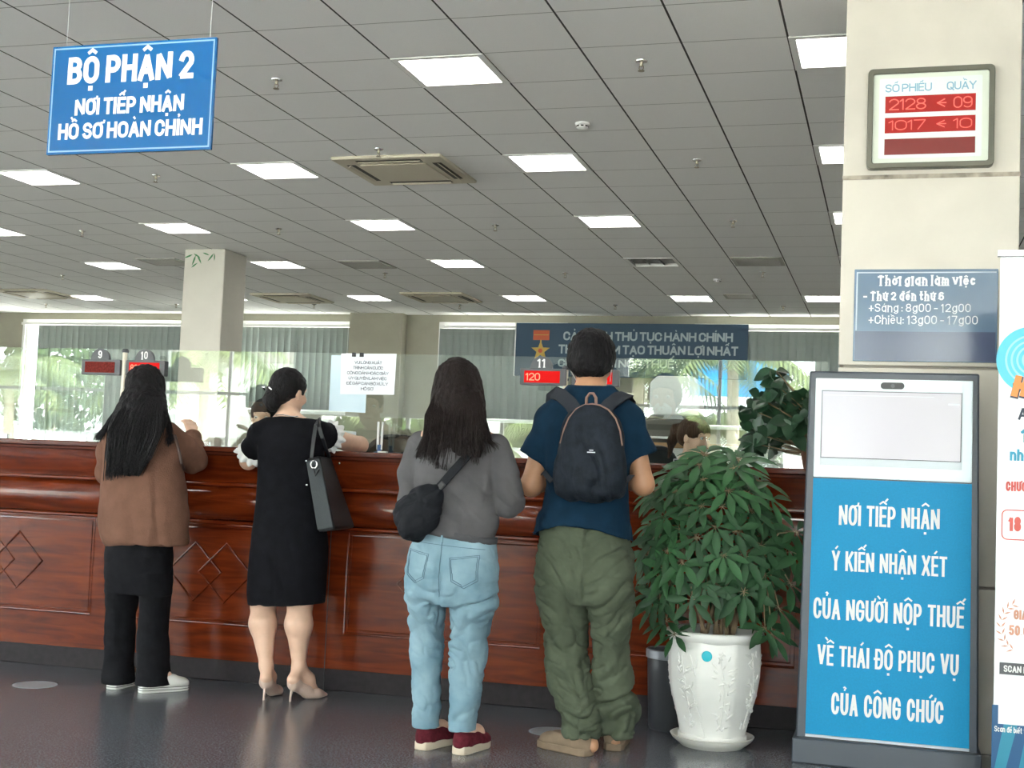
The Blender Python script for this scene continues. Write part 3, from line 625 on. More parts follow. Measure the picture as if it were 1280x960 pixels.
for a, b2 in PANELS:
    a, b2 = cl(a), cl(b2); z0, z1 = .285, .79
    MB().bb(max(a, CLX), b2, .004, .02, z0, z1); p = MB().bb(max(a, CLX+.01), b2, .002, .03, z0, z1).build('front_panel', 'panel_wood', counter, smooth=False)
    mo = MB(); r = .0065
    mo.tube([(a, 0, z0), (b2, 0, z0), (b2, 0, z1), (a, 0, z1), (a, 0, z0)], r, 8); mo.tube([(a+.018, .002, z0+.018), (b2-.018, .002, z0+.018), (b2-.018, .002, z1-.018), (a+.018, .002, z1-.018), (a+.018, .002, z0+.018)], .004, 6)
    mo.build('panel_moulding', 'red_wood', p, angle=60)
    c = (a+b2)/2
    for s in (-1, 1):
        cx, cz, h = c+s*.087, .545, .150; d = MB(); pr = [(cx-h, 0, cz), (cx, 0, cz+h), (cx+h, 0, cz), (cx, 0, cz-h), (cx-h, 0, cz)]
        d.tube(pr, .0062, 8); d.build('diamond_moulding', 'red_wood', p, angle=60)
    q = MB().add([(c-.062, .0, .545), (c, 0, .607), (c+.062, 0, .545), (c, 0, .483)], [(0, 1, 2, 3)]); q.v = [(x, .0005, z) for x, y, z in q.v]
# stiles and rails between the panels
st = MB(); xs = [CLX]+[v for a, b2 in PANELS for v in (cl(a), cl(b2))]+[CRX]
for i in range(0, len(xs), 2):
    if xs[i+1] > xs[i]: st.bb(max(xs[i], CLX), xs[i+1], -.003, .03, .105, .80)
for a, b2 in PANELS: st.bb(max(cl(a), CLX), cl(b2), -.003, .03, .105, .279); st.bb(max(cl(a), CLX), cl(b2), -.003, .03, .797, .81)
st.build('stiles', 'panel_wood', counter, smooth=False)
for X in (-2.71, -5.2): MB().bb(cl(X)-.002, cl(X)+.002, -.0045, 0, .0, .80).build('seam', 'black_plastic', counter, smooth=False)

# ------------------------------------------------------------------ glass screens standing on the counter
PANES = [(-7.3, -5.9, 'clear glass screen at the far left end of the counter'), (-5.9, -4.62, 'clear glass screen at the left edge of the photo, left of number 9'), (-4.62, -3.35, 'clear glass screen behind the number 9 and 10 displays'),
         (-3.35, -2.2, 'clear glass screen carrying the white paper notice'), (-2.2, -1.2, 'clear glass screen behind the number 11 display'), (-1.2, -.30, 'clear glass screen beside the pillar above the leafy potted plant')]
for X0, X1, lab in PANES:
    a, b2 = cl(X0), cl(X1); t = thing('glass_screen', lab, 'glass screen', cw((a+b2)/2, .33, 1.192), CA, 'glass screens along the counter'); w = (b2-a)/2-.002
    MB().bb(-w, w, -.003, .003, .004, .53).build('glass_pane', 'screen_glass', t, smooth=False)
    for s in (-.6, .6): MB().bb(s*w-.02, s*w+.02, -.012, .012, 0, .03).build('foot_clamp', 'chrome', t, bevel=.002)

# ------------------------------------------------------------------ queue number displays on posts
mat('led_off', (.11, .018, .014), .7, spec=.1, emit=(.5, .03, .02), estr=.05, noise=(120, .4)); mat('led_on', (.22, .004, .004), .7, spec=.1, emit=(1, .01, .008), estr=.28)
mat('led_glyph', (1, .2, .1), .4, emit=(1, .2, .12), estr=.55); mat('cream_post', (.72, .66, .54), .4); mat('letter_white', (.74, .74, .73), .5)
def serif_digit(mb, s, cx, z, h, y):
    w = {1: .034, 2: .06}[len(s)]*h/.06; lettering(mb, s, cx-w/2, cx+w/2, z, h, y, t=.17, serif=1.0 if '1' in s else 0)
def display(X, label, number, lit, text=None, plaque=True, shift=0):
    p = cw(cl(X), .13, 1.56); t = thing('queue_display', label, 'number display', p, CA, 'queue number displays on the counter'); w, h = .236/2, .083
    MB().prism(round_rect(-w, w, 0, h, .006), -.02, .02).build('case', 'dark_grey', t, bevel=.002)
    MB().bb(-w+.022+shift, w-.032+shift, -.0225, -.018, .012, h-.012).build('led_window', 'led_on' if lit else 'led_off', t, smooth=False)
    if text: lettering(MB(), text, -w+.03+shift, -w+.03+shift+.018*len(text)+.02, .022, .038, -.0235, t=.13).build('led_digits', 'led_glyph', t, smooth=False)
    if plaque:
        c = -.012+shift; MB().prism([(c+.056, h)]+[(c+.056*math.cos(a), h+.004+.058*math.sin(a)) for a in np.linspace(0, PI, 18)]+[(c-.056, h)], -.012, .006).build('number_plaque', 'dark_grey', t, angle=30)
        b = MB(); serif_digit(b, number, c, h+.008, .042, -.0135); b.build('number', 'letter_white', t, smooth=False)
    return t
display(-4.150, 'dark box display with arched plaque number 9 and an unlit red panel', '9', False)
display(-3.880, 'dark box display with arched plaque number 10, lit red, above the long-haired woman', '10', True, '8888')
display(-1.673, 'dark box display numbered 11 with glowing red panel, left of the man', '11', True, '120')
display(-1.41, 'dark box display with red panel mostly hidden behind the man\'s neck', '12', True, '08')
def post(X, label, top):
    t = thing('display_post', label, 'post', cw(cl(X), .13, 1.192), CA, 'cream posts carrying the displays')
    MB().lathe([(0, 0), (.035, 0), (.035, .008), (.013, .014), (.013, top-1.192-.02), (0, top-1.192-.02)], n=18).build('shaft', 'cream_post', t)
    MB().lathe([(0, top-1.192-.02), (.018, top-1.192-.02), (.02, top-1.192-.01), (.014, top-1.192), (0, top-1.192)], n=18).build('cap', 'dark_grey', t)
    MB().bb(-.017, .017, -.006, .006, 1.585-1.192, 1.597-1.192).build('cross_arm', 'dark_grey', t, smooth=False)
post(-4.017, 'cream round post between the number 9 and 10 displays', 1.705)
post(-1.562, 'cream round post right of the number 11 display, beside the man\'s neck', 1.66)

# ------------------------------------------------------------------ paper notices clipped to the screen
mat('paper', (.82, .85, .90), .7); mat('paper_blue', (.62, .76, .84), .7); mat('ink', (.06, .07, .10), .7)
pa = thing('paper_notice', 'white sheet with printed request text clipped to the glass screen', 'paper notice', cw(cl(-2.681), .322, 1.715), CA)
MB().add([(-.157, 0, .004), (.157, 0, .008), (.155, -.002, -.21), (-.150, -.004, -.215)], [(0, 1, 2, 3)]).build('sheet', 'paper', pa, solid=.001, smooth=False)
for k, (s, wd) in enumerate([('VUI LÒNG XUẤT', .155), ('TRÌNH CĂN CƯỚC', .17), ('CÔNG DÂN HOẶC GIẤY', .235), ('ỦY QUYỀN LÀM VIỆC', .215), ('ĐỂ GẶP CÁN BỘ XỬ LÝ', .235), ('HỒ SƠ', .07)]): words(pa, 'printed_text', 'ink', [(s, -wd/2+.002, wd/2+.002, -.050-k*.028, .0155)], -.0052, .15)
for X in (-.082, -.038): MB().bb(X-.011, X+.011, -.008, .004, -.012, .010).build('binder_clip', 'black_plastic', pa, smooth=False, bevel=.002)
bl = thing('blank_sheet', 'pale blue blank sheet taped behind the printed notice', 'paper', cw(cl(-2.79), .3265, 1.71), CA)
MB().add([(-.105, 0, 0), (.105, 0, 0), (.105, -.0012, -.305), (-.105, -.0012, -.300)], [(0, 1, 2, 3)]).build('sheet', 'paper_blue', bl, smooth=False)
MB().bb(-.02, .02, -.0016, -.0006, -.012, .012).build('tape', 'white_plastic', bl, smooth=False)

# ------------------------------------------------------------------ small things on and behind the counter
t = thing('pen_stand', 'small blue desk stand holding two white pens on the counter', 'pen stand', cw(cl(-2.565), .24, 1.192), CA); mat('pen_blue', (.02, .08, .22), .4)
MB().lathe([(0, 0), (.03, 0), (.03, .006), (.012, .012), (.012, .045), (0, .045)], n=16).build('base', 'pen_blue', t)
for s in (-1, 1): p = MB().tube([(s*.009, 0, .02), (s*.013, .004, .165)], [.007, .006], 10); p.build('pen', 'white_plastic', t)
MB().bb(.0, .05, -.03, .0, 0, .012).build('tray', 'white_plastic', t, bevel=.003)

mat('chair_mesh', (.025, .027, .025), .8, bump=(200, .4)); mat('seat_fabric', (.04, .042, .045), .9)
def office_chair(label, loc, rz):
    t = thing('office_chair', label, 'office chair', loc, rz, 'black mesh office chairs behind the counter')
    b = MB()
    for k in range(5):
        a = 2*PI*k/5; b.tube([(0, 0, .11), (.29*math.cos(a), .29*math.sin(a), .075)], [.025, .016], 8)
    b.build('base', 'black_plastic', t)
    for k in range(5): a = 2*PI*k/5; MB().lathe([(0, -.012), (.03, -.012), (.03, .012), (0, .012)], (.29*math.cos(a), .29*math.sin(a), .031), 14, Matrix.Rotation(PI/2, 3, 'X')).build('caster', 'black_plastic', t)
    MB().tube([(0, 0, .1), (0, 0, .42)], .025, 12).build('gas_lift', 'chrome', t)
    MB().prism(round_rect(-.24, .24, .42, .49, .03), -.23, .23).build('seat', 'seat_fabric', t, bevel=.02)
    MB().tube([(0, .2, .43), (0, .27, .5), (0, .27, .75)], .018, 8).build('back_support', 'black_plastic', t)
    pts = [(x, z) for x, z in round_rect(-.21, .21, .62, 1.30, .17, 8)]
    MB().prism(pts, .235, .25).build('backrest', 'chair_mesh', t, bevel=.004)
    MB().tube([(x, .243, z) for x, z in pts+pts[:1]], .014, 8).build('back_frame', 'black_plastic', t)
    MB().bb(-.19, .19, .228, .258, .985, 1.005).build('crossbar', 'black_plastic', t, smooth=False)
    return t
office_chair('empty black mesh office chair seen just above the counter, right of the pen stand', (-2.83, 7.45, .006), PI)

mat('copier_white', (.70, .71, .69), .5); mat('copier_dark', (.10, .09, .075), .6); mat('desk_brown', (.30, .17, .07), .5)
t = thing('office_cabinet', 'pale drawer cabinet behind the glass right of the man, brown top', 'cabinet', (-1.42, 9.2, .006))
MB().bb(-.55, .55, -.3, .3, 0, 1.33).build('body', 'copier_white', t, bevel=.006); MB().bb(-.58, .58, -.33, .33, 1.33, 1.365).build('top', 'desk_brown', t, bevel=.004)
for k in range(4): d = MB().bb(-.52, .52, -.315, -.3, .08+k*.31, .36+k*.31).build('drawer', 'copier_white', t, bevel=.004); MB().tube([(-.1, -.335, .28+k*.31), (.1, -.335, .28+k*.31)], .008, 8).build('handle', 'chrome', d)
t = thing('desktop_printer', 'dark brown office printer standing on the pale cabinet', 'printer', (-1.50, 9.2, 1.371))
MB().prism([(-.2, 0), (.2, 0), (.2, .15), (.16, .17), (-.16, .17), (-.2, .15)], -.2, .2).build('body', 'copier_dark', t, bevel=.008); MB().bb(-.15, .15, -.24, -.19, .03, .045).build('paper_tray', 'copier_white', t, bevel=.003)
MB().bb(-.16, .16, -.204, -.2, .09, .13).build('output_slot', 'vent_dark', t, smooth=False)
t = thing('white_monitor', 'white box monitor with cut corners standing on the dark printer', 'monitor', (-1.50, 9.2, 1.541))
MB().prism([(-.17, .03), (.19, .03), (.19, .25), (.13, .31), (-.12, .31), (-.17, .26)], -.1, .13).build('case', 'copier_white', t, bevel=.01); MB().prism([(-.08, 0), (.08, 0), (.06, .035), (-.06, .035)], -.08, .08).build('stand', 'copier_white', t, bevel=.004)
t = thing('keyboard', 'white keyboard propped upright behind the glass beside the pillar', 'keyboard', (-.70, 6.78, .73)); kb = MB().box((0, 0, .515), (.33, .02, .13), Matrix.Rotation(-.35, 3, 'X')); kb.build('body', 'copier_white', t, bevel=.004)
MB().bb(-.12, .12, .01, .09, .021, .46).build('stand', 'copier_dark', t, bevel=.004)
ky = MB()
for r in range(4):
    for c in range(7): ky.box(Matrix.Rotation(-.35, 3, 'X') @ Vector((-.135+c*.045, -.012, -.045+r*.03))+Vector((0, 0, .515)), (.036, .006, .022), Matrix.Rotation(-.35, 3, 'X'))
ky.build('keys', 'white_paint', t, smooth=False)
mat('carton', (.50, .42, .28), .85)
for k, (X, Y, w, h, lab) in enumerate([(-4.35, 9.6, .5, 1.40, 'stack of pale document trays behind the glass, beside the woman in black'), (-3.35, 9.6, .7, 1.26, 'brown filing box stack behind the glass, left of the pen stand')]):
    t = thing('document_shelf', lab, 'document shelf', (X, Y, .006)); MB().bb(-w/2, w/2, -.2, .2, 0, h-.12).build('body', 'carton' if k else 'copier_white', t, bevel=.006)
    for i in range(3): MB().bb(-w/2+.03*i, w/2-.05*i, -.18, .18, h-.12+i*.04, h-.085+i*.04).build('paper_stack', 'paper', t, bevel=.002)

# ================================================================== WALL BANNER FAR BACK
mat('navy_sign', (.022, .065, .115), .55); mat('sign_text', (.42, .50, .53), .6); mat('medal_red', (.55, .10, .03), .5); mat('medal_gold', (.55, .36, .06), .45)
t = thing('wall_banner', 'wide navy wall banner with pale slogan letters and a gold star medal', 'banner', (-3.92, WB-.155, 3.06))
def wb(px): return px
MB().bb(-1.83, 1.80, -.02, .02, -.41, .425).build('board', 'navy_sign', t, bevel=.004)
MB().bb(-1.845, -1.825, -.025, .13, -.415, .43).build('edge', 'white_paint', t, smooth=False)
oX, oZ = -3.92, 3.06
words(t, 'lettering', 'sign_text', [('CẢI CÁCH THỦ TỤC HÀNH CHÍNH', -4.975-oX, -2.345-oX, 3.215-oZ, .138), ('THUẾ NHẰM TẠO THUẬN LỢI NHẤT', -5.045-oX, -2.262-oX, 3.008-oZ, .14), ('CHO NGƯỜI NỘP THUẾ', -5.045-oX, -3.225-oX, 2.80-oZ, .125)], -.0215, .2)
MB().bb(-5.46-oX, -5.2-oX, -.03, -.02, 3.215-oZ, 3.37-oZ).build('medal_ribbon', 'medal_red', t, smooth=False)
gg = MB().bb(-5.45-oX, -5.21-oX, -.0305, -.03, 3.29-oZ, 3.30-oZ); gg.bb(-5.345-oX, -5.325-oX, -.032, -.02, 3.12-oZ, 3.215-oZ); gg.build('medal_bar', 'medal_gold', t, smooth=False)
sx, sz, R1 = -5.335-oX, 3.045-oZ, .155
MB().prism([(sx+(R1 if k % 2 == 0 else R1*.42)*math.cos(PI/2+k*PI/5), sz+(R1 if k % 2 == 0 else R1*.42)*math.sin(PI/2+k*PI/5)) for k in range(10)], -.035, -.02).build('medal_star', 'medal_gold', t, smooth=False)
MB().prism([(sx+.035*math.cos(a), sz+.035*math.sin(a)) for a in np.linspace(0, 2*PI, 14)[:-1]], -.04, -.034).build('medal_centre', 'medal_red', t, smooth=False)

# ================================================================== HANGING SIGN
mat('sign_blue', (.0, .10, .30), .22, coat=.3); mat('sign_edge', (.22, .42, .65), .4); mat('thread', (.5, .5, .48), .6)
SY = 4.4; t = thing('hanging_sign', 'blue hanging sign with white Vietnamese section lettering, suspended on two threads', 'sign', (-2.923, SY, 2.54))
MB().bb(-.372, .369, -.008, .008, -.222, .222).build('board', 'sign_blue', t, bevel=.002)
e = MB(); a, b2, c = .372, .222, .012; ribbon(e, [(-a+c, -b2+c), (a-c, -b2+c), (a-c, b2-c), (-a+c, b2-c), (-a+c, -b2+c)], .007, -.0092); e.build('border', 'sign_edge', t, smooth=False)
o = (-2.923, 2.54)
words(t, 'lettering', 'letter_white', [('BỘ PHẬN 2', -3.217-o[0], -2.646-o[0], 2.602-o[1], .112), ('NƠI TIẾP NHẬN', -3.173-o[0], -2.68-o[0], 2.474-o[1], .068), ('HỒ SƠ HOÀN CHỈNH', -3.244-o[0], -2.593-o[0], 2.377-o[1], .066)], -.0095, .2)
for X in (-.315, .335): MB().tube([(X, 0, .21), (X+.004, 0, CZ-2.54)], .0014, 5).build('thread', 'thread', t)
# ================================================================== PILLAR: NUMBER BOARD AND HOURS NOTICE
mat('frame_bronze', (.13, .125, .095), .4, metal=.3); mat('board_cream', (.70, .74, .64), .35); mat('board_white', (.80, .84, .82), .25, coat=.4); mat('board_blue_text', (.22, .42, .55), .5); mat('led_dim', (.15, .015, .012), .3, emit=(.45, .03, .02), estr=.08)
mat('led_panel', (.26, .012, .010), .5, spec=.2, emit=(.8, .03, .02), estr=.12, coat=.5); mat('led_spark', (.6, .10, .08), .6, spec=.1, emit=(1, .16, .12), estr=.35)
PX, PZ, PY = .128, 2.778, 5.985; t = thing('queue_number_board', 'framed board with red number rows mounted high on the stone pillar', 'number board', (PX, PY, PZ))
w, h = .27, .228; o1, i1 = round_rect(-w, w, -h, h, .022), round_rect(-w+.024, w-.024, -h+.024, h-.024, .01); n = len(o1)
fr = MB().add([(x, y, z) for y in (-.035, .015) for x, z in o1]+[(x, y, z) for y in (-.035, .0) for x, z in i1], [])
for k in range(n): q = (k+1) % n; fr.f += [(k, k+n, q+n, q), (k, q, q+2*n, k+2*n), (k+2*n, q+2*n, q+3*n, k+3*n)]
fr.f.append(tuple(range(n, 2*n))[::-1]); fr.build('frame', 'frame_bronze', t, bevel=.003)
MB().prism(round_rect(-w+.022, w-.022, -h+.022, h-.022, .01), -.022, .0).build('face_plate', 'board_cream', t, smooth=False)
MB().prism(round_rect(-w+.05, w-.052, -h+.045, h-.045, .006), -.024, -.02).build('white_panel', 'board_white', t, smooth=False)
words(t, 'heading', 'board_blue_text', [('SỐ PHIẾU', -.067-PX, .133-PX, 2.898-PZ, .037), ('QUẦY', .196-PX, .321-PX, 2.899-PZ, .037)], -.0248, .15)
for k, (z0, z1, mt, tx) in enumerate([(2.803, 2.879, 'led_panel', ('2128', '<', '09')), (2.711, 2.781, 'led_panel', ('1017', '<', '10')), (2.612, 2.684, 'led_dim', None)]):
    r = MB().bb(-.066-PX, .319-PX, -.0262, -.0235, z0-PZ, z1-PZ).build('led_row', mt, t, smooth=False)
    if tx:
        zb = z0-PZ+.012; hh = z1-z0-.024
        words(r, 'led_digits', 'led_spark', [(tx[0], -.05-PX, .11-PX, zb, hh), (tx[1], .155-PX, .19-PX, zb, hh), (tx[2], .225-PX, .305-PX, zb, hh)], -.0268, .10)

mat('notice_blue', (.10, .17, .27), .18, coat=.6); mat('notice_navy', (.055, .075, .15), .2, coat=.6); mat('notice_edge', (.55, .62, .70), .4); mat('notice_text', (.80, .83, .87), .5)
NX, NZ = .122, 1.891; t = thing('hours_notice', 'blue acrylic working-hours notice with white serif text on the pillar', 'notice', (NX, 5.992, NZ))
MB().bb(-.305, .303, -.006, .006, -.207, .207).build('board', 'notice_blue', t, bevel=.002)
MB().bb(-.298, .296, -.0075, -.005, -.203, -.073).build('lower_band', 'notice_navy', t, smooth=False)
e = MB(); ribbon(e, [(-.293, -.07), (-.293, .192), (.296, .192)], .006, -.0068); e.build('border', 'notice_edge', t, smooth=False)
words(t, 'lettering', 'notice_text', [('Thời gian làm việc', -.082-NX, .332-NX, 2.026-NZ, .042), ('- Thứ 2 đến thứ 6', -.143-NX, .202-NX, 1.958-NZ, .038)], -.0072, .21, serif=.9)
words(t, 'lettering', 'notice_text', [('+Sáng : 8g00 - 12g00', -.118-NX, .314-NX, 1.906-NZ, .037), ('+Chiều: 13g00 - 17g00', -.118-NX, .344-NX, 1.852-NZ, .038)], -.0072, .12, serif=.9)

# ================================================================== FEEDBACK KIOSK
mat('kiosk_frame', (.048, .058, .075), .35); mat('kiosk_blue', (.003, .25, .49), .55, spec=.3, noise=(150, .06)); mat('kiosk_white', (.78, .88, .92), .35); mat('screen_glow', (.3, .29, .31), .15, emit=(.80, .765, .82), estr=.2); mat('screen_grey', (.55, .60, .64), .3)
KX, KY = -.007, 5.5; t = thing('feedback_kiosk', 'tall blue touch-screen feedback kiosk with white Vietnamese text and dark frame', 'kiosk', (KX, KY, 0))
body = MB(); vs = []
for y, wt, wb_ in ((-.02, .332, .352), (.13, .332, .352)): vs += [(-wb_, y, .0), (wb_, y, .0), (wt, y, 1.592), (-wt, y, 1.592)]
body.add(vs, [(0, 1, 2, 3), (7, 6, 5, 4), (0, 4, 5, 1), (1, 5, 6, 2), (2, 6, 7, 3), (3, 7, 4, 0)]); body.build('body', 'kiosk_frame', t, bevel=.008)
MB().prism([(-.362, 0), (.362, 0), (.362, .10), (-.362, .10)], -.055, .16).build('base', 'kiosk_frame', t, bevel=.006)
p = MB().prism([(-.312, .115), (.316, .115), (.310, 1.150), (-.306, 1.150)], -.026, -.015).build('text_panel', 'kiosk_blue', t, smooth=False)
MB().prism([(-.312, .104), (.316, .104), (.316, .114), (-.312, .114)], -.03, -.012).build('panel_ledge', 'screen_grey', t, smooth=False)
hd = MB().prism([(-.306, 1.155), (.310, 1.155), (.308, 1.562), (-.305, 1.562)], -.028, -.015).build('screen_surround', 'kiosk_white', t, bevel=.003)
MB().bb(-.282, .270, -.031, -.027, 1.205, 1.514).build('screen_bezel', 'screen_grey', t, smooth=False)
MB().bb(-.279, .267, -.0322, -.0305, 1.235, 1.511).build('screen_border', 'dark_grey', t, smooth=False)
s = MB().bb(-.276, .264, -.033, -.030, 1.238, 1.508).build('screen', 'screen_glow', t, smooth=False)
ml = MB().bb(-.27, .16, -.0335, -.033, 1.492, 1.4935); ml.bb(.215, .258, -.0335, -.033, 1.462, 1.468); ml.build('menu_lines', 'screen_grey', s, smooth=False)
cmr = MB().prism(round_rect(-.047, .045, 1.522, 1.549, .0125), -.033, -.027).build('camera_slot', 'black_plastic', t, smooth=False)
MB().prism([(.0+.008*math.cos(a), 1.535+.008*math.sin(a)) for a in np.linspace(0, 2*PI, 14)[:-1]], -.035, -.033).build('lens', 'dark_grey', cmr, smooth=False)
for s_, a, b2, z, hh in [('NƠI TIẾP NHẬN', -.2, .191, .963, .083), ('Ý KIẾN NHẬN XÉT', -.224, .222, .778, .080), ('CỦA NGƯỜI NỘP THUẾ', -.292, .289, .580, .085), ('VỀ THÁI ĐỘ PHỤC VỤ', -.272, .272, .394, .082), ('CỦA CÔNG CHỨC', -.212, .218, .201, .088)]:
    words(p, 'lettering', 'letter_white', [(s_, a, b2, z, hh)], -.0268, .13)

# ================================================================== ROLL-UP BANNER (cut by the right edge of the photo)
mat('banner_white', (.80, .83, .85), .45); mat('cyan_ring', (.10, .55, .72), .5); mat('cyan_ring_light', (.35, .72, .82), .5); mat('orange', (.85, .26, .06), .5); mat('banner_teal', (.03, .30, .45), .5); mat('banner_red', (.60, .09, .07), .5); mat('laurel', (.62, .30, .20), .5); mat('banner_navy', (.01, .08, .20), .5); mat('banner_teal2', (.02, .22, .33), .5); mat('grey_line', (.5, .5, .5), .6)
BX, BY = .75, 5.0; t = thing('rollup_banner', 'tall white roll-up banner with cyan rings, cut off by the photo\'s right edge', 'roll-up banner', (BX, BY, 0)); X0 = .362-BX
sh = MB().add([(X0, 0, .085), (.39, 0, .085), (.39, 0, 1.985), (X0, 0, 1.985)], [(0, 1, 2, 3)]).build('printed_sheet', 'banner_white', t, smooth=False, solid=.0012)
MB().prism([(X0-.01, 1.98), (.40, 1.98), (.40, 2.005), (X0-.01, 2.005)], -.012, .012).build('top_rail', 'chrome', t, bevel=.003)
MB().add([], []).lathe([(0, 0), (.045, 0), (.05, .008), (.05, .79), (.045, .798), (0, .798)], (X0-.01, .0, .05), 20, Matrix.Rotation(PI/2, 3, 'Y')).build('base_cassette', 'white_plastic', t)
for s in (-.3, .3): MB().bb(s-.02, s+.02, -.14, .14, 0, .012).build('foot', 'chrome', t, bevel=.003)
MB().tube([(0, .04, .06), (0, .03, 1.99)], .009, 8).build('support_pole', 'chrome', t)
def clipdisc(mb, cx, cz, r0, r1, y, a0=90, a1=270, n=26):
    a = [math.radians(a0+(a1-a0)*k/n) for k in range(n+1)]; vs = [(cx+r*math.cos(q), y, cz+r*math.sin(q)) for r in (r0, r1) for q in a]; mb.add(vs, [(k, k+1, k+n+2, k+n+1) for k in range(n)])
rc = .475-BX; zc = 1.603
g = MB(); clipdisc(g, rc, zc, .0, .122, -.0012, 0, 360, 48); r_ = g.build('ring_emblem', 'cyan_ring', sh, smooth=False)
g = MB()
for ra, rb in ((.085, .092), (.066, .073), (.047, .054), (.028, .035)): clipdisc(g, rc, zc, ra, rb, -.0018, 0, 360, 48)
g.build('ring_lines', 'cyan_ring_light', sh, smooth=False)
def txt(s, a, b2, z, h, mt, nm, y=-.0024, t_=.2, it=0): L = MB(); lettering(L, s, a-BX, b2-BX, z, h, y, t=t_, italic=it); return L.build(nm, mt, sh, smooth=False)
txt('H', .404, .462, 1.463, .082, 'ink', 'shadow_letter', -.0022, .34, .15); txt('H', .406, .458, 1.470, .076, 'orange', 'large_letter', -.0026, .30, .15)  # dark printed outline under the orange letter
txt('A', .430, .462, 1.386, .045, 'ink', 'small_letter', t_=.18); txt('1', .440, .462, 1.305, .05, 'banner_teal', 'figure', t_=.2); txt('nhà', .404, .475, 1.238, .042, 'banner_teal', 'word', t_=.2)
L = MB(); L.add([(.40-BX, -.0014, 1.205), (.6-BX, -.0014, 1.205), (.6-BX, -.0014, 1.2062), (.40-BX, -.0014, 1.2062)], [(0, 1, 2, 3)]); L.build('divider', 'grey_line', sh, smooth=False)
txt('CHƯƠNG', .392, .50, 1.128, .035, 'banner_red', 'heading', t_=.2); txt('18', .403, .445, .985, .052, 'banner_red', 'number', t_=.22)
L = MB(); ribbon(L, [(x-BX, z) for x, z in round_rect(.381, .62, .955, 1.06, .018)+[(.62-.018, .955)]], .004, -.0016); L.build('number_box', 'banner_red', sh, smooth=False)
L = MB()
for k in range(9):
    a = math.radians(115+k*17); cx, cz = .445-BX+.062*math.cos(a), .645+.085*math.sin(a)
    for s in (-.7, .7): d = a+PI/2*-1+s; L.add([(cx, -.0016, cz), (cx+.012*math.cos(d+.25), -.0016, cz+.012*math.sin(d+.25)), (cx+.026*math.cos(d), -.0016, cz+.026*math.sin(d)), (cx+.012*math.cos(d-.25), -.0016, cz+.012*math.sin(d-.25))], [(0, 1, 2, 3)])
L.build('laurel_wreath', 'laurel', sh, smooth=False)
txt('GIA', .425, .47, .672, .034, 'laurel', 'prize_word', t_=.2); txt('50.0', .410, .475, .615, .036, 'laurel', 'prize_number', t_=.2)
L = MB().add([(.380-BX, -.0016, .475), (.55-BX, -.0016, .475), (.55-BX, -.0016, .517), (.380-BX, -.0016, .517)], [(0, 1, 2, 3)]); L.build('dark_tag', 'dark_grey', sh, smooth=False)
txt('SCAN ME', .394, .49, .484, .024, 'letter_white', 'tag_text', t_=.18)
def quad(pts, mt, nm, y): MB().add([(x-BX, y, z) for x, z in pts], [tuple(range(len(pts)))]).build(nm, mt, sh, smooth=False)
quad([(.357, .09), (1.13, .09), (1.13, .40), (.357, .365)], 'banner_navy', 'footer', -.0014)
for k, x in enumerate((.36, .44, .56, .70)): quad([(x, .10), (x+.035, .10), (x+.10, .37), (x+.05, .37)], 'banner_teal2', 'footer_stripe', -.0018)
quad([(.378, .30), (.55, .30), (.55, .462), (.378, .462)], 'banner_white', 'white_square', -.0022)
txt('Scan để biết thêm', .366, .50, .272, .020, 'letter_white', 'footer_text', -.0022, .14)

# ================================================================== POTTED UMBRELLA PLANT, BIN, FLOOR MARKERS
mat('pot_white', (.74, .735, .70), .38, noise=(5, .05)); mat('soil', (.06, .04, .025), .95, bump=(40, .6)); mat('leaf_green', (.020, .066, .024), .5, spec=.35, noise=(9, .35)); mat('leaf_young', (.028, .094, .032), .5, spec=.35, noise=(9, .3)); mat('bark', (.22, .16, .10), .85, noise=(20, .3)); mat('cyan_dot', (.0, .42, .52), .35)
PTX, PTY = -.715, 5.63
mat('saucer_white', (.68, .665, .61), .4, noise=(8, .1))
sa = MB().lathe([(0, .004), (.13, .0), (.145, .012), (.168, .030), (.178, .046), (.172, .048), (.156, .022), (0, .02)], n=44).build('plant_saucer', 'saucer_white'); sa.location = (PTX, PTY, 0); tag(sa, 'round white saucer under the embossed plant pot', 'saucer')
t = thing('potted_plant', 'bushy green umbrella plant in a tall embossed white pot with a cyan dot', 'potted plant', (PTX, PTY, .022))
def pot_r(z):  # body radius
    ks = [(0, .142), (.03, .143), (.10, .158), (.20, .188), (.28, .201), (.36, .204), (.42, .200), (.46, .198)]
    for (z0, r0), (z1, r1) in zip(ks, ks[1:]):
        if z <= z1: u = (z-z0)/(z1-z0); return r0+(r1-r0)*u
    return .198
N = 96; oct_k = lambda a: math.cos(PI/8)/math.cos(((a+.2) % (PI/4))-PI/8)
mb = MB(); rows = [0, .004, .028, .032, .04]+[.05+.021*k for k in range(19)]
for z in rows:
    for k in range(N):
        a = 2*PI*k/N; f = (oct_k(a)*.55+.45*1.0); r = pot_r(z)*(f if z > .034 else 1.0)*(1.02 if z < .03 else 1.0)*(.975 if z < .034 and z > .029 else 1); mb.v.append((r*math.cos(a), r*math.sin(a), z))
for i in range(len(rows)-1):
    for k in range(N): a, b2 = i*N+k, i*N+(k+1) % N; mb.f.append((a, b2, b2+N, a+N))
mb.f.append(tuple(range(N))[::-1]); mb.build('pot', 'pot_white', t, angle=60)
MB().lathe([(.184, .414), (.196, .426), (.206, .436), (.209, .449), (.206, .462), (.196, .467), (.178, .464), (.170, .45), (.166, .40)], n=64).build('rim', 'pot_white', t)
MB().lathe([(0, .425), (.1, .430), (.170, .42)][::-1], n=24).build('soil', 'soil', t)
em = MB()   # raised decoration: bamboo sprays and a squiggle of script
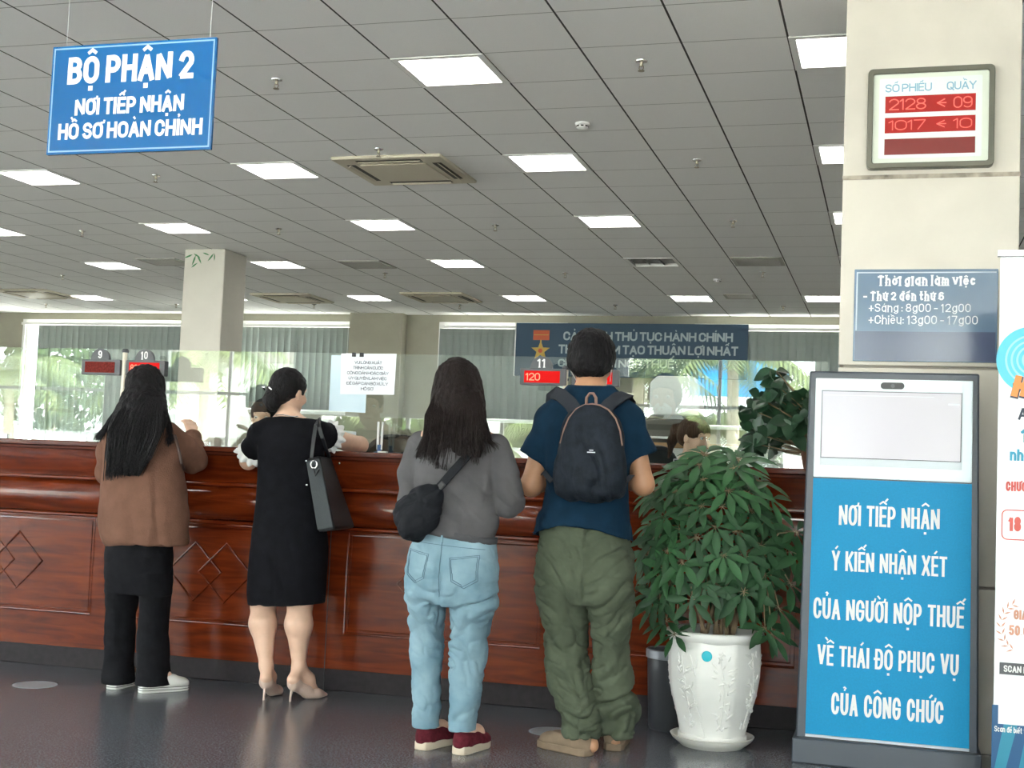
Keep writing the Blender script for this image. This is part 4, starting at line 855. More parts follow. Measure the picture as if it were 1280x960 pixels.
def on_pot(a, z, out=.0): r = pot_r(z)*(oct_k(a)*.55+.45)+out; return (r*math.cos(a), r*math.sin(a), z)
rg = random.Random(5)
for base in (-1.25, -.45, -2.15, .35, 2.0, 2.9):
    stem = [on_pot(base+.10*math.sin(z*9)-.04, z, .001) for z in np.linspace(.07, .39, 14)]
    if base != -2.15+9: em.tube(stem, .003, 6)
    for k in range(34):
        z = rg.uniform(.06, .38); a = base+.10*math.sin(z*9)-.04+rg.uniform(-.16, .16); d = rg.uniform(-1.2, 1.2)+PI/2; l = rg.uniform(.022, .042)
        em.tube([on_pot(a+l*u*math.cos(d)/.18, z+l*u*math.sin(d)*.8, .001) for u in (0, .35, .7, 1)], [.001, .0052, .0042, .0008], 6)
for j, (a0, z0, n_) in enumerate([(-1.98, .36, 5), (-1.86, .36, 4), (-1.95, .27, 5), (-1.88, .20, 6), (-1.80, .15, 4), (-1.74, .09, 5)]):
    em.tube([on_pot(a0+.05*math.sin(u*5+j)+.04*u, z0-.07*u+.012*math.cos(u*7+j), .001) for u in np.linspace(0, 1, 12)], .0032, 6)
em.build('embossing', 'pot_white', t, angle=80)
dz, da = .375, -1.60; c = Vector(on_pot(da, dz, .0)); nrm = Vector((math.cos(da), math.sin(da), 0)); Mx = nrm.to_track_quat('Z', 'Y').to_matrix()
MB().lathe([(0, 0), (.022, 0), (.022, .002), (.019, .005), (0, .006)], c, 24, Mx).build('round_sticker', 'cyan_dot', t)

def leaflet(mb, p, d, n, L, W):
    """pointed leaflet from p along d with face normal n, folded on the midrib and drooping"""
    d = d.normalized(); s = d.cross(n).normalized(); n = s.cross(d); base = len(mb.v); prof = [(0, .05), (.15, .42), (.38, .95), (.62, 1), (.84, .6), (1, .02)]
    for u, w in prof:
        c = p+d*(L*u)-Vector((0, 0, 1))*(L*.17*u*u)
        for k in (-1, 0, 1): mb.v.append(tuple(c+s*(W*w*k*.5)+n*(abs(k)*W*.16*w)+s*0))
    for i in range(len(prof)-1):
        for k in (0, 1): a = base+i*3+k; mb.f.append((a, a+3, a+4, a+1))
def umbel(mb, stems, c, axis, L, n, rg, W=.255):
    axis = axis.normalized(); u = axis.orthogonal().normalized(); v = axis.cross(u); a0 = rg.uniform(0, 6)
    for k in range(n):
        a = a0+2*PI*k/n+rg.uniform(-.12, .12); r = u*math.cos(a)+v*math.sin(a); l = L*rg.uniform(.85, 1.1); d = (r+axis*rg.uniform(-.1, .2)-Vector((0, 0, .12))).normalized()
        stems.tube([c, c+d*l*.16], .0016, 4); leaflet(mb, c+d*l*.13, d, (axis+r*.1).normalized(), l, l*W*1.25)
rg = random.Random(11); lv = MB(); ly = MB(); sm_ = MB()
o0 = Vector((PTX, PTY, .022)); cz = .80
trunk_tops = []
for k in range(9):
    a = rg.uniform(0, 6.28); r = rg.uniform(.02, .07); p0 = Vector((r*math.cos(a), r*math.sin(a), .42)); p1 = p0+Vector((rg.uniform(-.12, .12), rg.uniform(-.1, .1), rg.uniform(.3, .6))); sm_.tube([p0, (p0+p1)/2+Vector((rg.uniform(-.03, .03), 0, 0)), p1], [.010, .008, .006], 7); trunk_tops.append(p1)
sm_.tube([(.07, -.02, .42), (.10, -.05, .55), (.12, -.06, .66), (.19, -.07, .80)], [.012, .010, .009, .007], 8); trunk_tops.append(Vector((.19, -.07, .80)))
cl_ = []
for k in range(125):   # crown: umbels over a dome, denser towards the viewer
    for _ in range(40):
        th = rg.uniform(0, 2*PI); ph = rg.uniform(-.75, 1.45); rr = rg.uniform(.78, 1.02)
        p = Vector((.285*rr*math.cos(th)*math.cos(ph), .27*rr*math.sin(th)*math.cos(ph), .83+.395*rr*math.sin(ph)))
        p.x += -.035+.02*(p.z-.8)
        if p.z < .43: continue
        if all((p-q).length > .076 for q in cl_): cl_.append(p); break
for p in cl_:
    out = Vector((p.x+.035, p.y, (p.z-.72)*.9)); axis = (out.normalized()*.9+Vector((0, -.5, .30))).normalized(); big = p.z > 1.05
    b_ = min(trunk_tops, key=lambda q: (q-p).length); sm_.tube([b_, (b_+p)/2+Vector((0, 0, .03)), p], [.004, .003, .002], 5)
    umbel(ly if (big or rg.random() < .25) else lv, sm_, p, axis, (.125 if big else .106)*rg.uniform(.85, 1.15), rg.choice((7, 8, 8, 9)), rg)
for px, py, pz, L in [(.30, -.05, .83, .12), (.355, -.05, .80, .13), (.33, -.02, .90, .11), (.27, -.06, .58, .12), (.22, -.12, .50, .12), (.25, -.10, .47, .1), (-.25, -.10, .56, .11), (-.19, -.14, .50, .10), (-.28, -.06, .60, .11), (-.15, -.16, .45, .09), (.31, 0, .68, .12)]:
    p = Vector((px, py, pz)); b_ = min(trunk_tops, key=lambda q: (q-p).length); sm_.tube([b_, (b_+p)/2+Vector((0, 0, .04)), p], [.005, .004, .002], 5)
    umbel(lv, sm_, p, Vector((px*1.5, -.5, .55)), L, 7, rg)
lv.build('foliage', 'leaf_green', t); ly.build('young_foliage', 'leaf_young', t); sm_.build('stems', 'bark', t)

# second plant on the counter against the pillar, its pot hidden by the kiosk
mat('leaf_dark', (.02, .06, .028), .35, noise=(12, .3)); mat('pot_brown', (.16, .07, .04), .5)
p0 = cw(cl(-.345), .13, 1.192); t = thing('counter_plant', 'dark leafy plant on the counter end beside the kiosk and pillar', 'plant', p0)
MB().lathe([(0, 0), (.055, 0), (.075, .10), (.08, .105), (.075, .11), (.066, .10), (0, .095)], n=28).build('pot', 'pot_brown', t)
lv = MB(); sm_ = MB(); rg = random.Random(4)
for k in range(30):
    a = rg.uniform(0, 6.28); q = Vector((rg.uniform(-.33, .03), rg.uniform(-.14, .08), rg.uniform(.07, .36)))
    if k < 5: q = Vector((-.20+rg.uniform(-.03, .03), rg.uniform(-.05, .05), .36+.025*k))
    sm_.tube([(0, 0, .09), (q.x*.3, q.y*.3, q.z*.7), tuple(q)], [.006, .004, .002], 5)
    for j in range(6 if k >= 5 else 4):
        d = Vector((rg.uniform(-1, 1), rg.uniform(-1, 1), rg.uniform(-.6, .8))); l = rg.uniform(.075, .11); leaflet(lv, q, d, Vector((rg.uniform(-.4, .4), -.9, .6)), l, l*.68)
lv.build('foliage', 'leaf_dark', t); sm_.build('stems', 'bark', t)

mat('bin_black', (.03, .032, .036), .45); mat('bin_rim', (.22, .23, .25), .35, metal=.2)
t = thing('waste_bin', 'dark cylindrical waste bin half hidden behind the white plant pot', 'waste bin', (-.945, 5.90, 0))
MB().lathe([(0, 0), (.085, 0), (.092, .01), (.105, .315), (.098, .315), (.086, .02), (0, .015)], n=36).build('body', 'bin_black', t); MB().lathe([(.104, .315), (.111, .318), (.112, .352), (.106, .356), (.098, .35), (.098, .315)], n=36).build('rim', 'bin_rim', t)
mat('floor_marker', (.30, .31, .33), .5)
for X, Y, lab in [(-3.965, 5.47, 'grey round floor sticker at the left, beside the woman in brown'), (-1.40, 5.575, 'grey round floor sticker between the woman in jeans and the man')]:
    t = thing('floor_sticker', lab, 'floor sticker', (X, Y, 0), 0, 'round distancing stickers on the floor')
    MB().lathe([(0, .0), (.105, .0), (.105, .0012), (0, .0012)], n=40).build('disc', 'floor_marker', t, smooth=False); e = MB(); ribbon(e, [(.098*math.cos(a), .098*math.sin(a)) for a in np.linspace(0, 2*PI, 41)], .004, 0); e.v = [(x, z, .0014) for x, y, z in e.v]; e.f = [f[::-1] for f in e.f]; e.build('edge_ring', 'sign_text', t, smooth=False)

# ================================================================== OUTSIDE (seen in the glass and past the blinds)
mat('palm_green', (.13, .17, .055), .6, noise=(6, .5)); mat('palm_trunk', (.42, .38, .30), .9, noise=(12, .3)); mat('house_white', (.80, .80, .78), .8); mat('house_grey', (.36, .37, .37), .8); mat('roof_tile', (.30, .27, .25), .8); mat('tarp_blue', (.02, .30, .72), .5); mat('hedge', (.10, .19, .05), .8, noise=(5, .4))
def palm(label, x, y, hgt, fr_len, seed, nf=19):
    rg = random.Random(seed); t = thing('palm_tree', label, 'palm tree', (x, y, -.125), 0, 'palms outside the building')
    MB().tube([(0, 0, 0), (.05, 0, hgt*.5), (0, .03, hgt)], [.16, .12, .10], 12).build('trunk', 'palm_trunk', t); f = MB()
    for k in range(nf):
        a = 2*PI*k/nf*1.0+rg.uniform(-.2, .2); el = rg.uniform(.15, 1.1); pts = []; L = fr_len*rg.uniform(.8, 1.1)
        for u in np.linspace(0, 1, 12):
            r = L*u*math.cos(el*(1-.3*u)); z = hgt+L*u*math.sin(el)-L*.75*u*u; pts.append(Vector((r*math.cos(a), r*math.sin(a), z)))
        f.tube(pts, np.linspace(.02, .005, 12), 4)
        for i in range(1, 12):
            for m_ in (0, .5):
                p = pts[i-1].lerp(pts[i], m_); d = (pts[i]-pts[i-1]).normalized(); s = d.cross(Vector((0, 0, 1))).normalized(); l = L*.30*math.sin(PI*min(.97, (i+m_)/12.5))+.08
                for sg in (-1, 1):
                    tip = p+s*sg*l*.75+d*l*.45-Vector((0, 0, l*.45)); w = d*.034
                    f.add([p-w, p+w, tip], [(0, 1, 2)])
    f.build('fronds', 'palm_green', t, smooth=False)
for k, (x, y, h_, L, lab) in enumerate([(-17.6, -12.5, 2.9, 2.2, 'palm outside, reflected left of the number 9 display'), (-13.2, -13.0, 3.5, 2.3, 'palm outside, reflected right of the long-haired woman'), (-11.2, -14.5, 2.9, 2.0, 'palm outside, reflected behind the woman in black'), (-15.6, -15.5, 3.3, 2.0, 'palm outside at the white garden wall, middle left'),
        (-6.9, -11.5, 1.7, 1.5, 'low palm outside between the two wider windows'), (-3.6, -12.0, 3.2, 2.2, 'palm outside, reflected just right of the man\'s head'), (-1.75, -11.0, 3.6, 2.0, 'palm outside with pale trunk, reflected before the kiosk'), (-2.3, -14.0, 2.2, 1.8, 'low palm outside behind the pale trunk'), (.6, -13.5, 3.0, 2.1, 'palm outside, right of the pale trunk palm'),
        (-5.4, -14.5, 2.3, 1.8, 'palm outside before the white house')]): palm(lab, x, y, h_, L, 20+k)
for k, (x, y, lab) in enumerate([(-14.6, 25, 'palm behind the building at the far left window'), (-9.2, 26, 'palm behind the building past the striped blind'), (-6.0, 25.5, 'palm behind the building left of the navy banner'), (-1.5, 26, 'palm behind the building right of the navy banner')]): palm(lab, x, y, 2.6, 2.0, 50+k)
t = thing('garden_wall', 'low white garden wall outside opposite the entrance', 'wall', (-9, -16.5, -.125)); MB().bb(-13, 4, -.1, .1, 0, 1.75).build('wall', 'house_white', t, smooth=False); MB().bb(-13, 4, -.14, .14, 1.75, 1.83).build('coping', 'house_grey', t, smooth=False)
def house(label, x, y, w, d, h_, roof, nwin):
    t = thing('house', label, 'house', (x, y, -.125), 0, None); MB().bb(-w/2, w/2, -d, 0, 0, h_).build('walls', 'house_white', t, smooth=False)
    MB().prism([(-w/2-.4, h_), (w/2+.4, h_), (w/2-.6, h_+roof), (-w/2+.6, h_+roof)], -d-.4, .4).build('roof', 'roof_tile', t, smooth=False)
    for k in range(nwin): q = MB().bb(-w/2+(k+.5)*w/nwin-.45, -w/2+(k+.5)*w/nwin+.45, .0, .04, 1.2, 2.6).build('window', 'house_grey', t, smooth=False)
house('white house with grey roof outside at the left', -16.5, -23, 7, 5, 4.2, 1.2, 3); house('white house outside opposite the pillar windows', -8.2, -22, 5.5, 5, 3.6, 1.4, 3)
mat('tree_green', (.045, .075, .025), .8, noise=(5, .5))
def tree(label, x, y, h_, r, seed):  # trees added as a dark backdrop for the palms reflected in the glass
    rg = random.Random(seed); t = thing('garden_tree', label, 'tree', (x, y, -.125), 0, 'leafy trees outside the entrance'); tr_ = MB().tube([(0, 0, 0), (.05, .05, h_*.4), (0, 0, h_*.7)], [.14, .11, .06], 10)
    for k in range(5): a = 2*PI*k/5; tr_.tube([(0, 0, h_*.4), (r*.5*math.cos(a), r*.5*math.sin(a), h_*.65)], [.06, .03], 6)
    tr_.build('trunk', 'palm_trunk', t); f = MB()
    for k in range(1500):
        d = Vector((rg.gauss(0, 1), rg.gauss(0, 1), rg.gauss(0, 1))).normalized(); p = Vector((0, 0, h_*.68))+Vector((d.x*r, d.y*r, d.z*h_*.36))*rg.uniform(.55, 1)**.5; u = d.orthogonal().normalized()*rg.uniform(.09, .17); v = d.cross(u)*rg.uniform(.4, .7); f.add([p-u, p+v, p+u, p-v], [(0, 1, 2, 3)])
    f.build('crown', 'tree_green', t, smooth=False)
for k, (x, y, h_, r) in enumerate([(-20.5, -18.8, 4.6, 1.7), (-11.0, -18.8, 3.4, 1.3), (-6.6, -18.6, 3.2, 1.3), (1.6, -18.8, 4.2, 1.5)]): tree(['leafy tree outside, left of the white house with the grey roof', 'small leafy tree outside between the two white houses', 'small leafy tree outside behind the low palm', 'tall leafy tree outside opposite the kiosk'][k], x, y, h_, r, 70+k)
t = thing('blue_awning', 'bright blue awning outside, seen reflected beside the kiosk', 'awning', (-1.9, -15.6, -.125)); MB().prism([(-1.1, 3.15), (1.1, 3.15), (1.1, 4.1), (-1.1, 4.1)], -.9, -.8).build('canvas', 'tarp_blue', t, smooth=False)
for s in (-1, 1): MB().tube([(s*1.0, -.75, 0), (s*1.0, -.75, 4.1)], .04, 8).build('pole', 'house_grey', t)
# ================================================================== PEOPLE
mat('skin', (.56, .33, .22), .5, noise=(30, .06)); mat('skin_fair', (.66, .42, .30), .5, noise=(30, .05)); mat('skin_tan', (.50, .26, .145), .5, noise=(30, .06))
def hair_mat(name, col, rough=.5):
    mat(name, col, rough, spec=.12, noise=(40, .5, (5, 5, .35)), bump=(60, .7, (5, 5, .3)))
hair_mat('hair_black', (.010, .009, .010)); hair_mat('hair_dark', (.015, .010, .009)); hair_mat('hair_brown', (.055, .028, .015))
mat('eye_white', (.8, .8, .78), .2); mat('iris', (.03, .018, .01), .2); mat('lips', (.42, .13, .11), .5)

class Person:
    def __init__(s, label, X0, Y0, group=None):
        s.X0, s.Y0 = X0, Y0; s.tan = abs(X0/Y0); s.root = thing('person', label, 'person', (X0, Y0, 0), 0, group)
    def P(s, x, z, dy=0):
        """joint position: (x,z) measured in the upright plane through the feet, dy = depth in front of that plane, with x and z rescaled for that depth"""
        k = 1+dy/s.Y0; return ((s.X0+x)*k-s.X0, dy, EYE+(z-EYE)*k)
    def rows(s, rws):
        out = []
        for z, xl, xr, dy, ry in rws:
            w = (xr-xl)/2; rx = math.sqrt(max(w*w-(ry*s.tan)**2, (.55*w)**2)); p = s.P((xl+xr)/2, z, dy); out.append((p[2], p[0], dy, rx, ry))
        return out
def head_frame(c, yaw=0, pitch=0, roll=0):
    M = Matrix.Rotation(-yaw, 3, 'Z') @ Matrix.Rotation(-pitch, 3, 'X') @ Matrix.Rotation(roll, 3, 'Y'); c = Vector(c)
    return M, (lambda p: tuple(c+M @ Vector(p)))
def add_head(S, c, yaw, pitch, roll=0, s=1.0):
    M, h = head_frame(c, yaw, pitch, roll); q = lambda *p: h([v*s for v in p]); A = np.array(M)
    S.ell(q(0, -.012, .030), [.073*s, .092*s, .083*s], .02, A); S.ell(q(0, .016, -.028), [.060*s, .070*s, .080*s], .03, A); S.ell(q(0, .038, -.078), [.040*s, .040*s, .032*s], .03, A)
    S.cap(q(0, .086, .012), q(0, .101, -.026), .008*s, .0125*s, .012); S.ell(q(0, .082, -.058), [.022*s, .014*s, .014*s], .012, A); S.ell(q(0, .070, .036), [.05*s, .022*s, .014*s], .02, A)
    for sg in (-1, 1):
        S.ell(q(sg*.031, .083, .013), [.016*s, .014*s, .010*s], .008, A, 'sub'); S.ell(q(sg*.042, .064, -.022), [.02*s, .02*s, .02*s], .02, A)
        S.ell(q(sg*.075, -.006, -.008), [.009*s, .020*s, .032*s], .008, A); S.ell(q(sg*.083, .002, -.004), [.006*s, .010*s, .018*s], .004, A, 'sub')
    return M, q
def add_face(root, M, q, hair, s=1.0):
    for sg in (-1, 1):
        e = MB().lathe([(.0115*s*math.sin(a), -.0115*s*math.cos(a)) for a in np.linspace(0, PI, 10)], q(sg*.031, .071, .013), 14).build('eye', 'eye_white', root)
        MB().lathe([(.0062*s*math.sin(a), -.0062*s*math.cos(a)) for a in np.linspace(0, PI, 8)], q(sg*.031, .0775, .012), 12).build('iris', 'iris', e)
        MB().tube([q(sg*.016, .083, .033), q(sg*.032, .083, .039), q(sg*.050, .070, .034)], [.003*s, .004*s, .002*s], 6).build('eyebrow', hair, root)
    MB().tube([q(-.022, .088, -.060), q(-.008, .0965, -.057), q(0, .0965, -.0585), q(.008, .0965, -.057), q(.022, .088, -.060)], [.002*s, .0045*s, .0045*s, .0045*s, .002*s], 8).build('lips', 'lips', root)
def add_hand(S, w, fdir, back, side, curl=.5, s=1.0, spread=.10):
    """palm, four jointed fingers and a thumb; side=+1 puts the thumb on fdir x back"""
    f = Vector(fdir).normalized(); b = (Vector(back)-f*Vector(back).dot(f)).normalized(); lat = f.cross(b).normalized()*side; w = Vector(w); k = .006
    S.cap(w, w+f*.03*s, .021*s, .024*s, .012)
    for i, (o, L) in enumerate([(.030, (.042, .026, .021)), (.010, (.047, .030, .022)), (-.011, (.043, .028, .021)), (-.030, (.034, .021, .018))]):
        kn = w+f*(.085-.006*abs(i-1))*s+lat*o*s+b*.004; S.cap(w+f*.015*s+lat*o*.5*s, kn, .013*s, .0125*s, .01)
        d = (f+lat*(o*spread/.03)).normalized(); p = kn; ang = 0
        for j, l in enumerate(L):
            ang += curl*(.55, .95, .7)[j]; dd = d*math.cos(ang)-b*math.sin(ang); n_ = p+dd*l*s; S.cap(p, n_, (.0105-.0012*j)*s, (.0098-.0014*j)*s, k); p = n_
    p = w+f*.022*s+lat*.022*s; d1 = (f*.75+lat*.75-b*.35).normalized(); p1 = p+d1*.045*s; S.cap(p, p1, .015*s, .012*s, .012); p2 = p1+(f*.9+lat*.3-b*.4).normalized()*.03*s; S.cap(p1, p2, .0115*s, .010*s, k); S.cap(p2, p2+(f*.95-b*.3).normalized()*.024*s, .010*s, .008*s, k)
def add_limbs(S, J, arm_r=(.046, .038, .036, .026), leg_r=(.085, .055, .056, .034)):
    for s in 'LR':
        a, e, w = J['sh'+s], J['el'+s], J['wr'+s]; m = tuple(np.array(e)*.65+np.array(w)*.35)
        S.chain([a, e], [arm_r[0], arm_r[1]], .03); S.chain([e, m, w], [arm_r[1], arm_r[2], arm_r[3]], .02)
        h, k, an = J['hip'+s], J['kn'+s], J['an'+s]; cm = tuple(np.array(k)*.68+np.array(an)*.32+np.array([0, -.012, 0]))
        S.chain([h, k], [leg_r[0], leg_r[1]], .03); S.chain([k, cm, an], [leg_r[1]*.92, leg_r[2], leg_r[3]], .03); t = J.get('toe'+s)
        if t is not None:
            hl = J['heel'+s]; S.cap(an, hl, leg_r[3]*.95, .026, .015); S.chain([an, tuple(np.array(an)*.4+np.array(t)*.6+np.array([0, 0, .012])), t], [leg_r[3], .03, .02], .02); S.cap(hl, t, .026, .022, .015)
def add_trunk(S, J, chest=.105, waist=.09):
    n = np.array(J['neck']); hp = (np.array(J['hipL'])+np.array(J['hipR']))/2; hd = np.array(J['head'])
    S.cap(n, hd+np.array([0, -.012, -.05]), .056*J.get('nk', 1), .050*J.get('nk', 1), .03)
    ch = n*.78+hp*.22; wa = n*.42+hp*.58
    for o in (-.5, .5):
        d = (np.array(J['shR'])-np.array(J['shL']))*o*.42; S.cap(ch+d, wa+d*.85, chest*.9, waist*.9, .06); S.cap(wa+d*.85, hp+d*.8, waist*.9, chest*.98, .06)
    S.cap(J['shL'], ch, .045, .07, .05); S.cap(J['shR'], ch, .045, .07, .05); S.cap(J['shL'], n, .042, .05, .04); S.cap(J['shR'], n, .042, .05, .04)
def folds(amp, freq, ang=.6, seed=0, zone=None, fine=.25):
    """cloth wrinkles: slanted ridges plus soft lumps, strongest where zone(V) says"""
    def f(V):
        u = V[:, 2]*math.cos(ang)+V[:, 0]*math.sin(ang); w = V[:, 0]*math.cos(ang)-V[:, 2]*math.sin(ang)
        Q = np.stack([w*freq*.35, V[:, 1]*freq*.35, u*freq], 1); Q += .9*np.stack([vnoise(V*freq*.3, seed+5)]*3, 1)
        cr = np.clip(ridge(Q, seed)-.15, 0, 1)**1.3; cr2 = np.clip(ridge(Q*1.7+3.3, seed+9)-.35, 0, 1)
        d = amp*(.55*vnoise(Q*.7, seed+1)-1.15*cr-.55*cr2+.3)+amp*fine*vnoise(V*freq*2.2, seed+2)
        return d*(zone(V) if zone is not None else 1)
    return f
def sneaker(root, heel, ang, L, upper, sole, sole_h=.028, collar=.085, laces=None, wide=1.0, stripes=None, name='shoe'):
    M = Matrix.Rotation(-ang, 3, 'Z'); o = Vector(heel); T = lambda x, y, z: tuple(o+M @ Vector((x, y, z)))   # y runs heel->toe
    A = np.array(M); S = Sculpt(np.array(o)-[.34, .34, .01], np.array(o)+[.34, .34, .18], .005); f = L/.27; W = wide
    S.ell(T(0, .045*f, .045), [.036*W, .048, .052], .02, A); S.ell(T(0, .12*f, .045), [.041*W, .08, .042], .02, A); S.ell(T(.004, .195*f, .034), [.047*W, .068, .034], .02, A); S.cap(T(0, .05*f, .05), T(0, .052*f, collar), .036*W, .034*W, .02); S.cap(T(0, .08*f, .06), T(0, .16*f, .052), .032, .03, .02)
    S.cut(lambda x, y, z: sole_h*.75-z+0*x); S.cut(lambda x, y, z: z-collar+0*x)
    up = S.build(name, upper, root)
    prof = [(0, -.004), (.026, .004), (.036, .03), (.036, .09), (.043, .17), (.045, .21), (.034, .25), (.012, .268), (-.012, .268), (-.034, .25), (-.043, .21), (-.038, .15), (-.036, .09), (-.036, .03), (-.026, .004)]
    pts = [(x*W*1.06, y*f) for x, y in prof]; n = len(pts); vs = [T(x, y, z) for z in (0, sole_h*.5, sole_h) for x, y in pts]
    mb = MB().add(vs, [tuple(range(n))[::-1], tuple(range(2*n, 3*n))]+[(r*n+i, r*n+(i+1) % n, (r+1)*n+(i+1) % n, (r+1)*n+i) for r in (0, 1) for i in range(n)]); so = mb.build('sole', sole, up, bevel=.004, angle=60)
    if stripes:
        st = MB()
        for z in (sole_h*.38, sole_h*.72): st.tube([T(x*1.012, y*1.004-.0005, z) for x, y in pts+pts[:1]], .0016, 5)
        st.build('sole_stripe', stripes, up)
    if laces:
        lc = MB()
        for k in range(3): y = (.13+.02*k)*f; lc.tube([T(-.028, y, .062-.006*k), T(0, y-.006, .089-.008*k), T(.028, y, .062-.006*k)], .0028, 6)
        lc.tube([T(0, .12*f, .088), T(-.03, .10*f, .088), T(-.04, .105*f, .07)], .0026, 6); lc.tube([T(0, .12*f, .088), T(.03, .10*f, .09), T(.04, .11*f, .07)], .0026, 6); lc.build('laces', laces, up)
    return up
def strand_bundle(mb, guides, n, rg, r=.0016, jit=.012, sides=4):
    for k in range(n):
        g = rg.choice(guides); o = Vector((rg.uniform(-jit, jit), rg.uniform(-jit, jit), 0)); pts = []
        for i, p in enumerate(g): u = i/(len(g)-1); pts.append(Vector(p)+o*(.3+.9*u)+Vector((rg.uniform(-.003, .003), rg.uniform(-.003, .003), rg.uniform(-.01, .01)*u)))
        mb.tube(pts, np.linspace(r, r*.35, len(pts)), sides, caps=False)
def pipe(S, P_, pts, rs, k=.03): S.chain([P_(*p) for p in pts], rs, k)

# ------------------------------------------------------------------ the man with the backpack
mat('navy_tee', (.006, .023, .047), .9, noise=(14, .2), bump=(300, .15)); mat('olive_cotton', (.082, .098, .066), .9, noise=(10, .14), bump=(260, .2)); mat('tan_suede', (.24, .175, .12), .85, noise=(20, .12)); mat('sole_dark', (.06, .05, .045), .7); mat('lace_dark', (.03, .03, .03), .8); mat('mask_white', (.75, .77, .78), .7)
m_ = Person('man in navy T-shirt and baggy olive trousers standing with his back to the viewer', -1.13, 5.25); P = m_.P; R_ = m_.root
J = dict(head=P(-.080, 1.592, .07), neck=P(-.083, 1.465, .01), shL=P(-.258, 1.352, .0), shR=P(.090, 1.36, .0), elL=P(-.322, 1.070, .03), elR=P(.152, 1.095, .04), wrL=P(-.20, 1.13, .26), wrR=P(.03, 1.14, .27),
         hipL=P(-.185, .84, .0), hipR=P(.005, .84, .0), knL=P(-.142, .46, .03), knR=P(.045, .47, .03), anL=(-.035, -.03, .085), anR=(.055, .105, .085), heelL=(-.010, -.060, .04), heelR=(.055, .085, .04), toeL=(-.16, .0, .03), toeR=(.045, .25, .03), nk=1.12)
S = Sculpt((-.55, -.3, -.01), (.45, .6, 1.8), .006); add_trunk(S, J, .11, .095); add_limbs(S, J, (.040, .045, .043, .030), (.06, .036, .034, .030))
M, q = add_head(S, J['head'], -.05, .18, 0, 1.10); fd = Vector((.5, .75, .12)); add_hand(S, J['wrL'], fd, (-.3, .3, .9), -1, .6, 1.05); add_hand(S, J['wrR'], (-.5, .75, .12), (.3, .3, .9), 1, .6, 1.05)
S.build('body', 'skin_tan', R_); add_face(R_, M, q, 'hair_black', 1.10)
H = Sculpt((-.3, -.15, 1.4), (.2, .35, 1.85), .005); H.ell(q(0, -.018, .034), [.098, .116, .103], .02, np.array(M)); H.ell(q(0, -.055, -.02), [.086, .068, .068], .03, np.array(M))
for sg in (-1, 1): H.ell(q(sg*.066, -.02, .0), [.024, .055, .042], .02, np.array(M))
Mi = np.array(M).T; c0 = np.array(J['head'])
def hl_cut(x, y, z):   # hairline: clear of the face and of the nape
    X, Y, Z = x-c0[0], y-c0[1], z-c0[2]; ly = Mi[1, 0]*X+Mi[1, 1]*Y+Mi[1, 2]*Z; lz = Mi[2, 0]*X+Mi[2, 1]*Y+Mi[2, 2]*Z; return np.maximum(ly-.055-.0*lz-np.maximum(lz-.045, 0)*1.2, -.062-lz+ly*.55)
H.cut(hl_cut); HV = H.build('hair', 'hair_black', R_, disp=lambda V: .0035*vnoise(V*np.array([120, 120, 50]), 3)+.003*vnoise(V*60, 4))
sp = MB(); rg = random.Random(2)
for k in range(260):
    a = rg.uniform(0, 6.28); e = rg.uniform(-.25, 1.35); d = Vector((math.cos(a)*math.cos(e), math.sin(a)*math.cos(e)-.25, math.sin(e)))
    p = Vector((.081*math.cos(a)*math.cos(e), -.018+.1*math.sin(a)*math.cos(e), .036+.088*math.sin(e)))
    if p.y > .05: continue
    p = Vector(q(*p)); d = M @ d; sp.tube([p, p+d*.006+Vector((0, 0, -.004)), p+d*.011+Vector((rg.uniform(-.006, .006), 0, -.010))], [.0016, .001, .0004], 3, caps=False)
sp.build('hair_tufts', 'hair_black', R_)
for sg in (-1, 1): MB().tube([q(sg*.083, -.024, .012), q(sg*.084, -.030, -.01), q(sg*.079, -.018, -.038), q(sg*.066, .05, -.06)], .0022, 6).build('mask_strap', 'mask_white', R_)
Sx = Sculpt((-.3, -.1, 1.35), (.2, .35, 1.75), .005); Sx.ell(q(0, .058, -.058), [.058, .058, .055], .02, np.array(M)); Sx.shell(.004)
Sx.cut(lambda x, y, z: c0[1]+.035-y+0*x+0*z); Sx.build('face_mask', 'mask_white', R_)
# T-shirt
S = Sculpt((-.55, -.3, .78), (.4, .4, 1.6), .006)
S.loft(m_.rows([(.83, -.312, .124, .0, .176), (.92, -.294, .110, .0, .168), (1.02, -.262, .098, .0, .140), (1.12, -.258, .095, .0, .135), (1.22, -.268, .102, .0, .14), (1.32, -.275, .108, .0, .135), (1.39, -.245, .085, .0, .11), (1.44, -.190, .03, .0, .088), (1.475, -.162, -.003, .005, .076), (1.51, -.156, -.009, .01, .074)]), .02)
for sg, sh, el in ((-1, 'shL', 'elL'), (1, 'shR', 'elR')):
    a, e = np.array(J[sh]), np.array(J[el]); b2 = a+(e-a)*.58+np.array([sg*.010, 0, 0]); S.cap(a+np.array([-sg*.02, 0, -.005]), b2, .062, .076, .035, flat=True)
for c in 'LR': S.cap(J['sh'+c], J['neck'], .060, .082, .03)
cxm = -.094; S.cut(lambda x, y, z: .914-1.25*(x-cxm)**2-.10*np.maximum(y, 0)-z+0*y); S.cut(lambda x, y, z: z-1.497-.1*(y)+0*x)
tz = lambda V: .12+.95*np.clip((1.16-V[:, 2])/.25, 0, 1)+.5*np.clip((np.abs(V[:, 0]+.085)-.20)/.06, 0, 1)*np.clip((1.32-V[:, 2])/.08, 0, 1)
S.build('t_shirt', 'navy_tee', R_, disp=folds(.010, 10, .6, 3, tz)); 
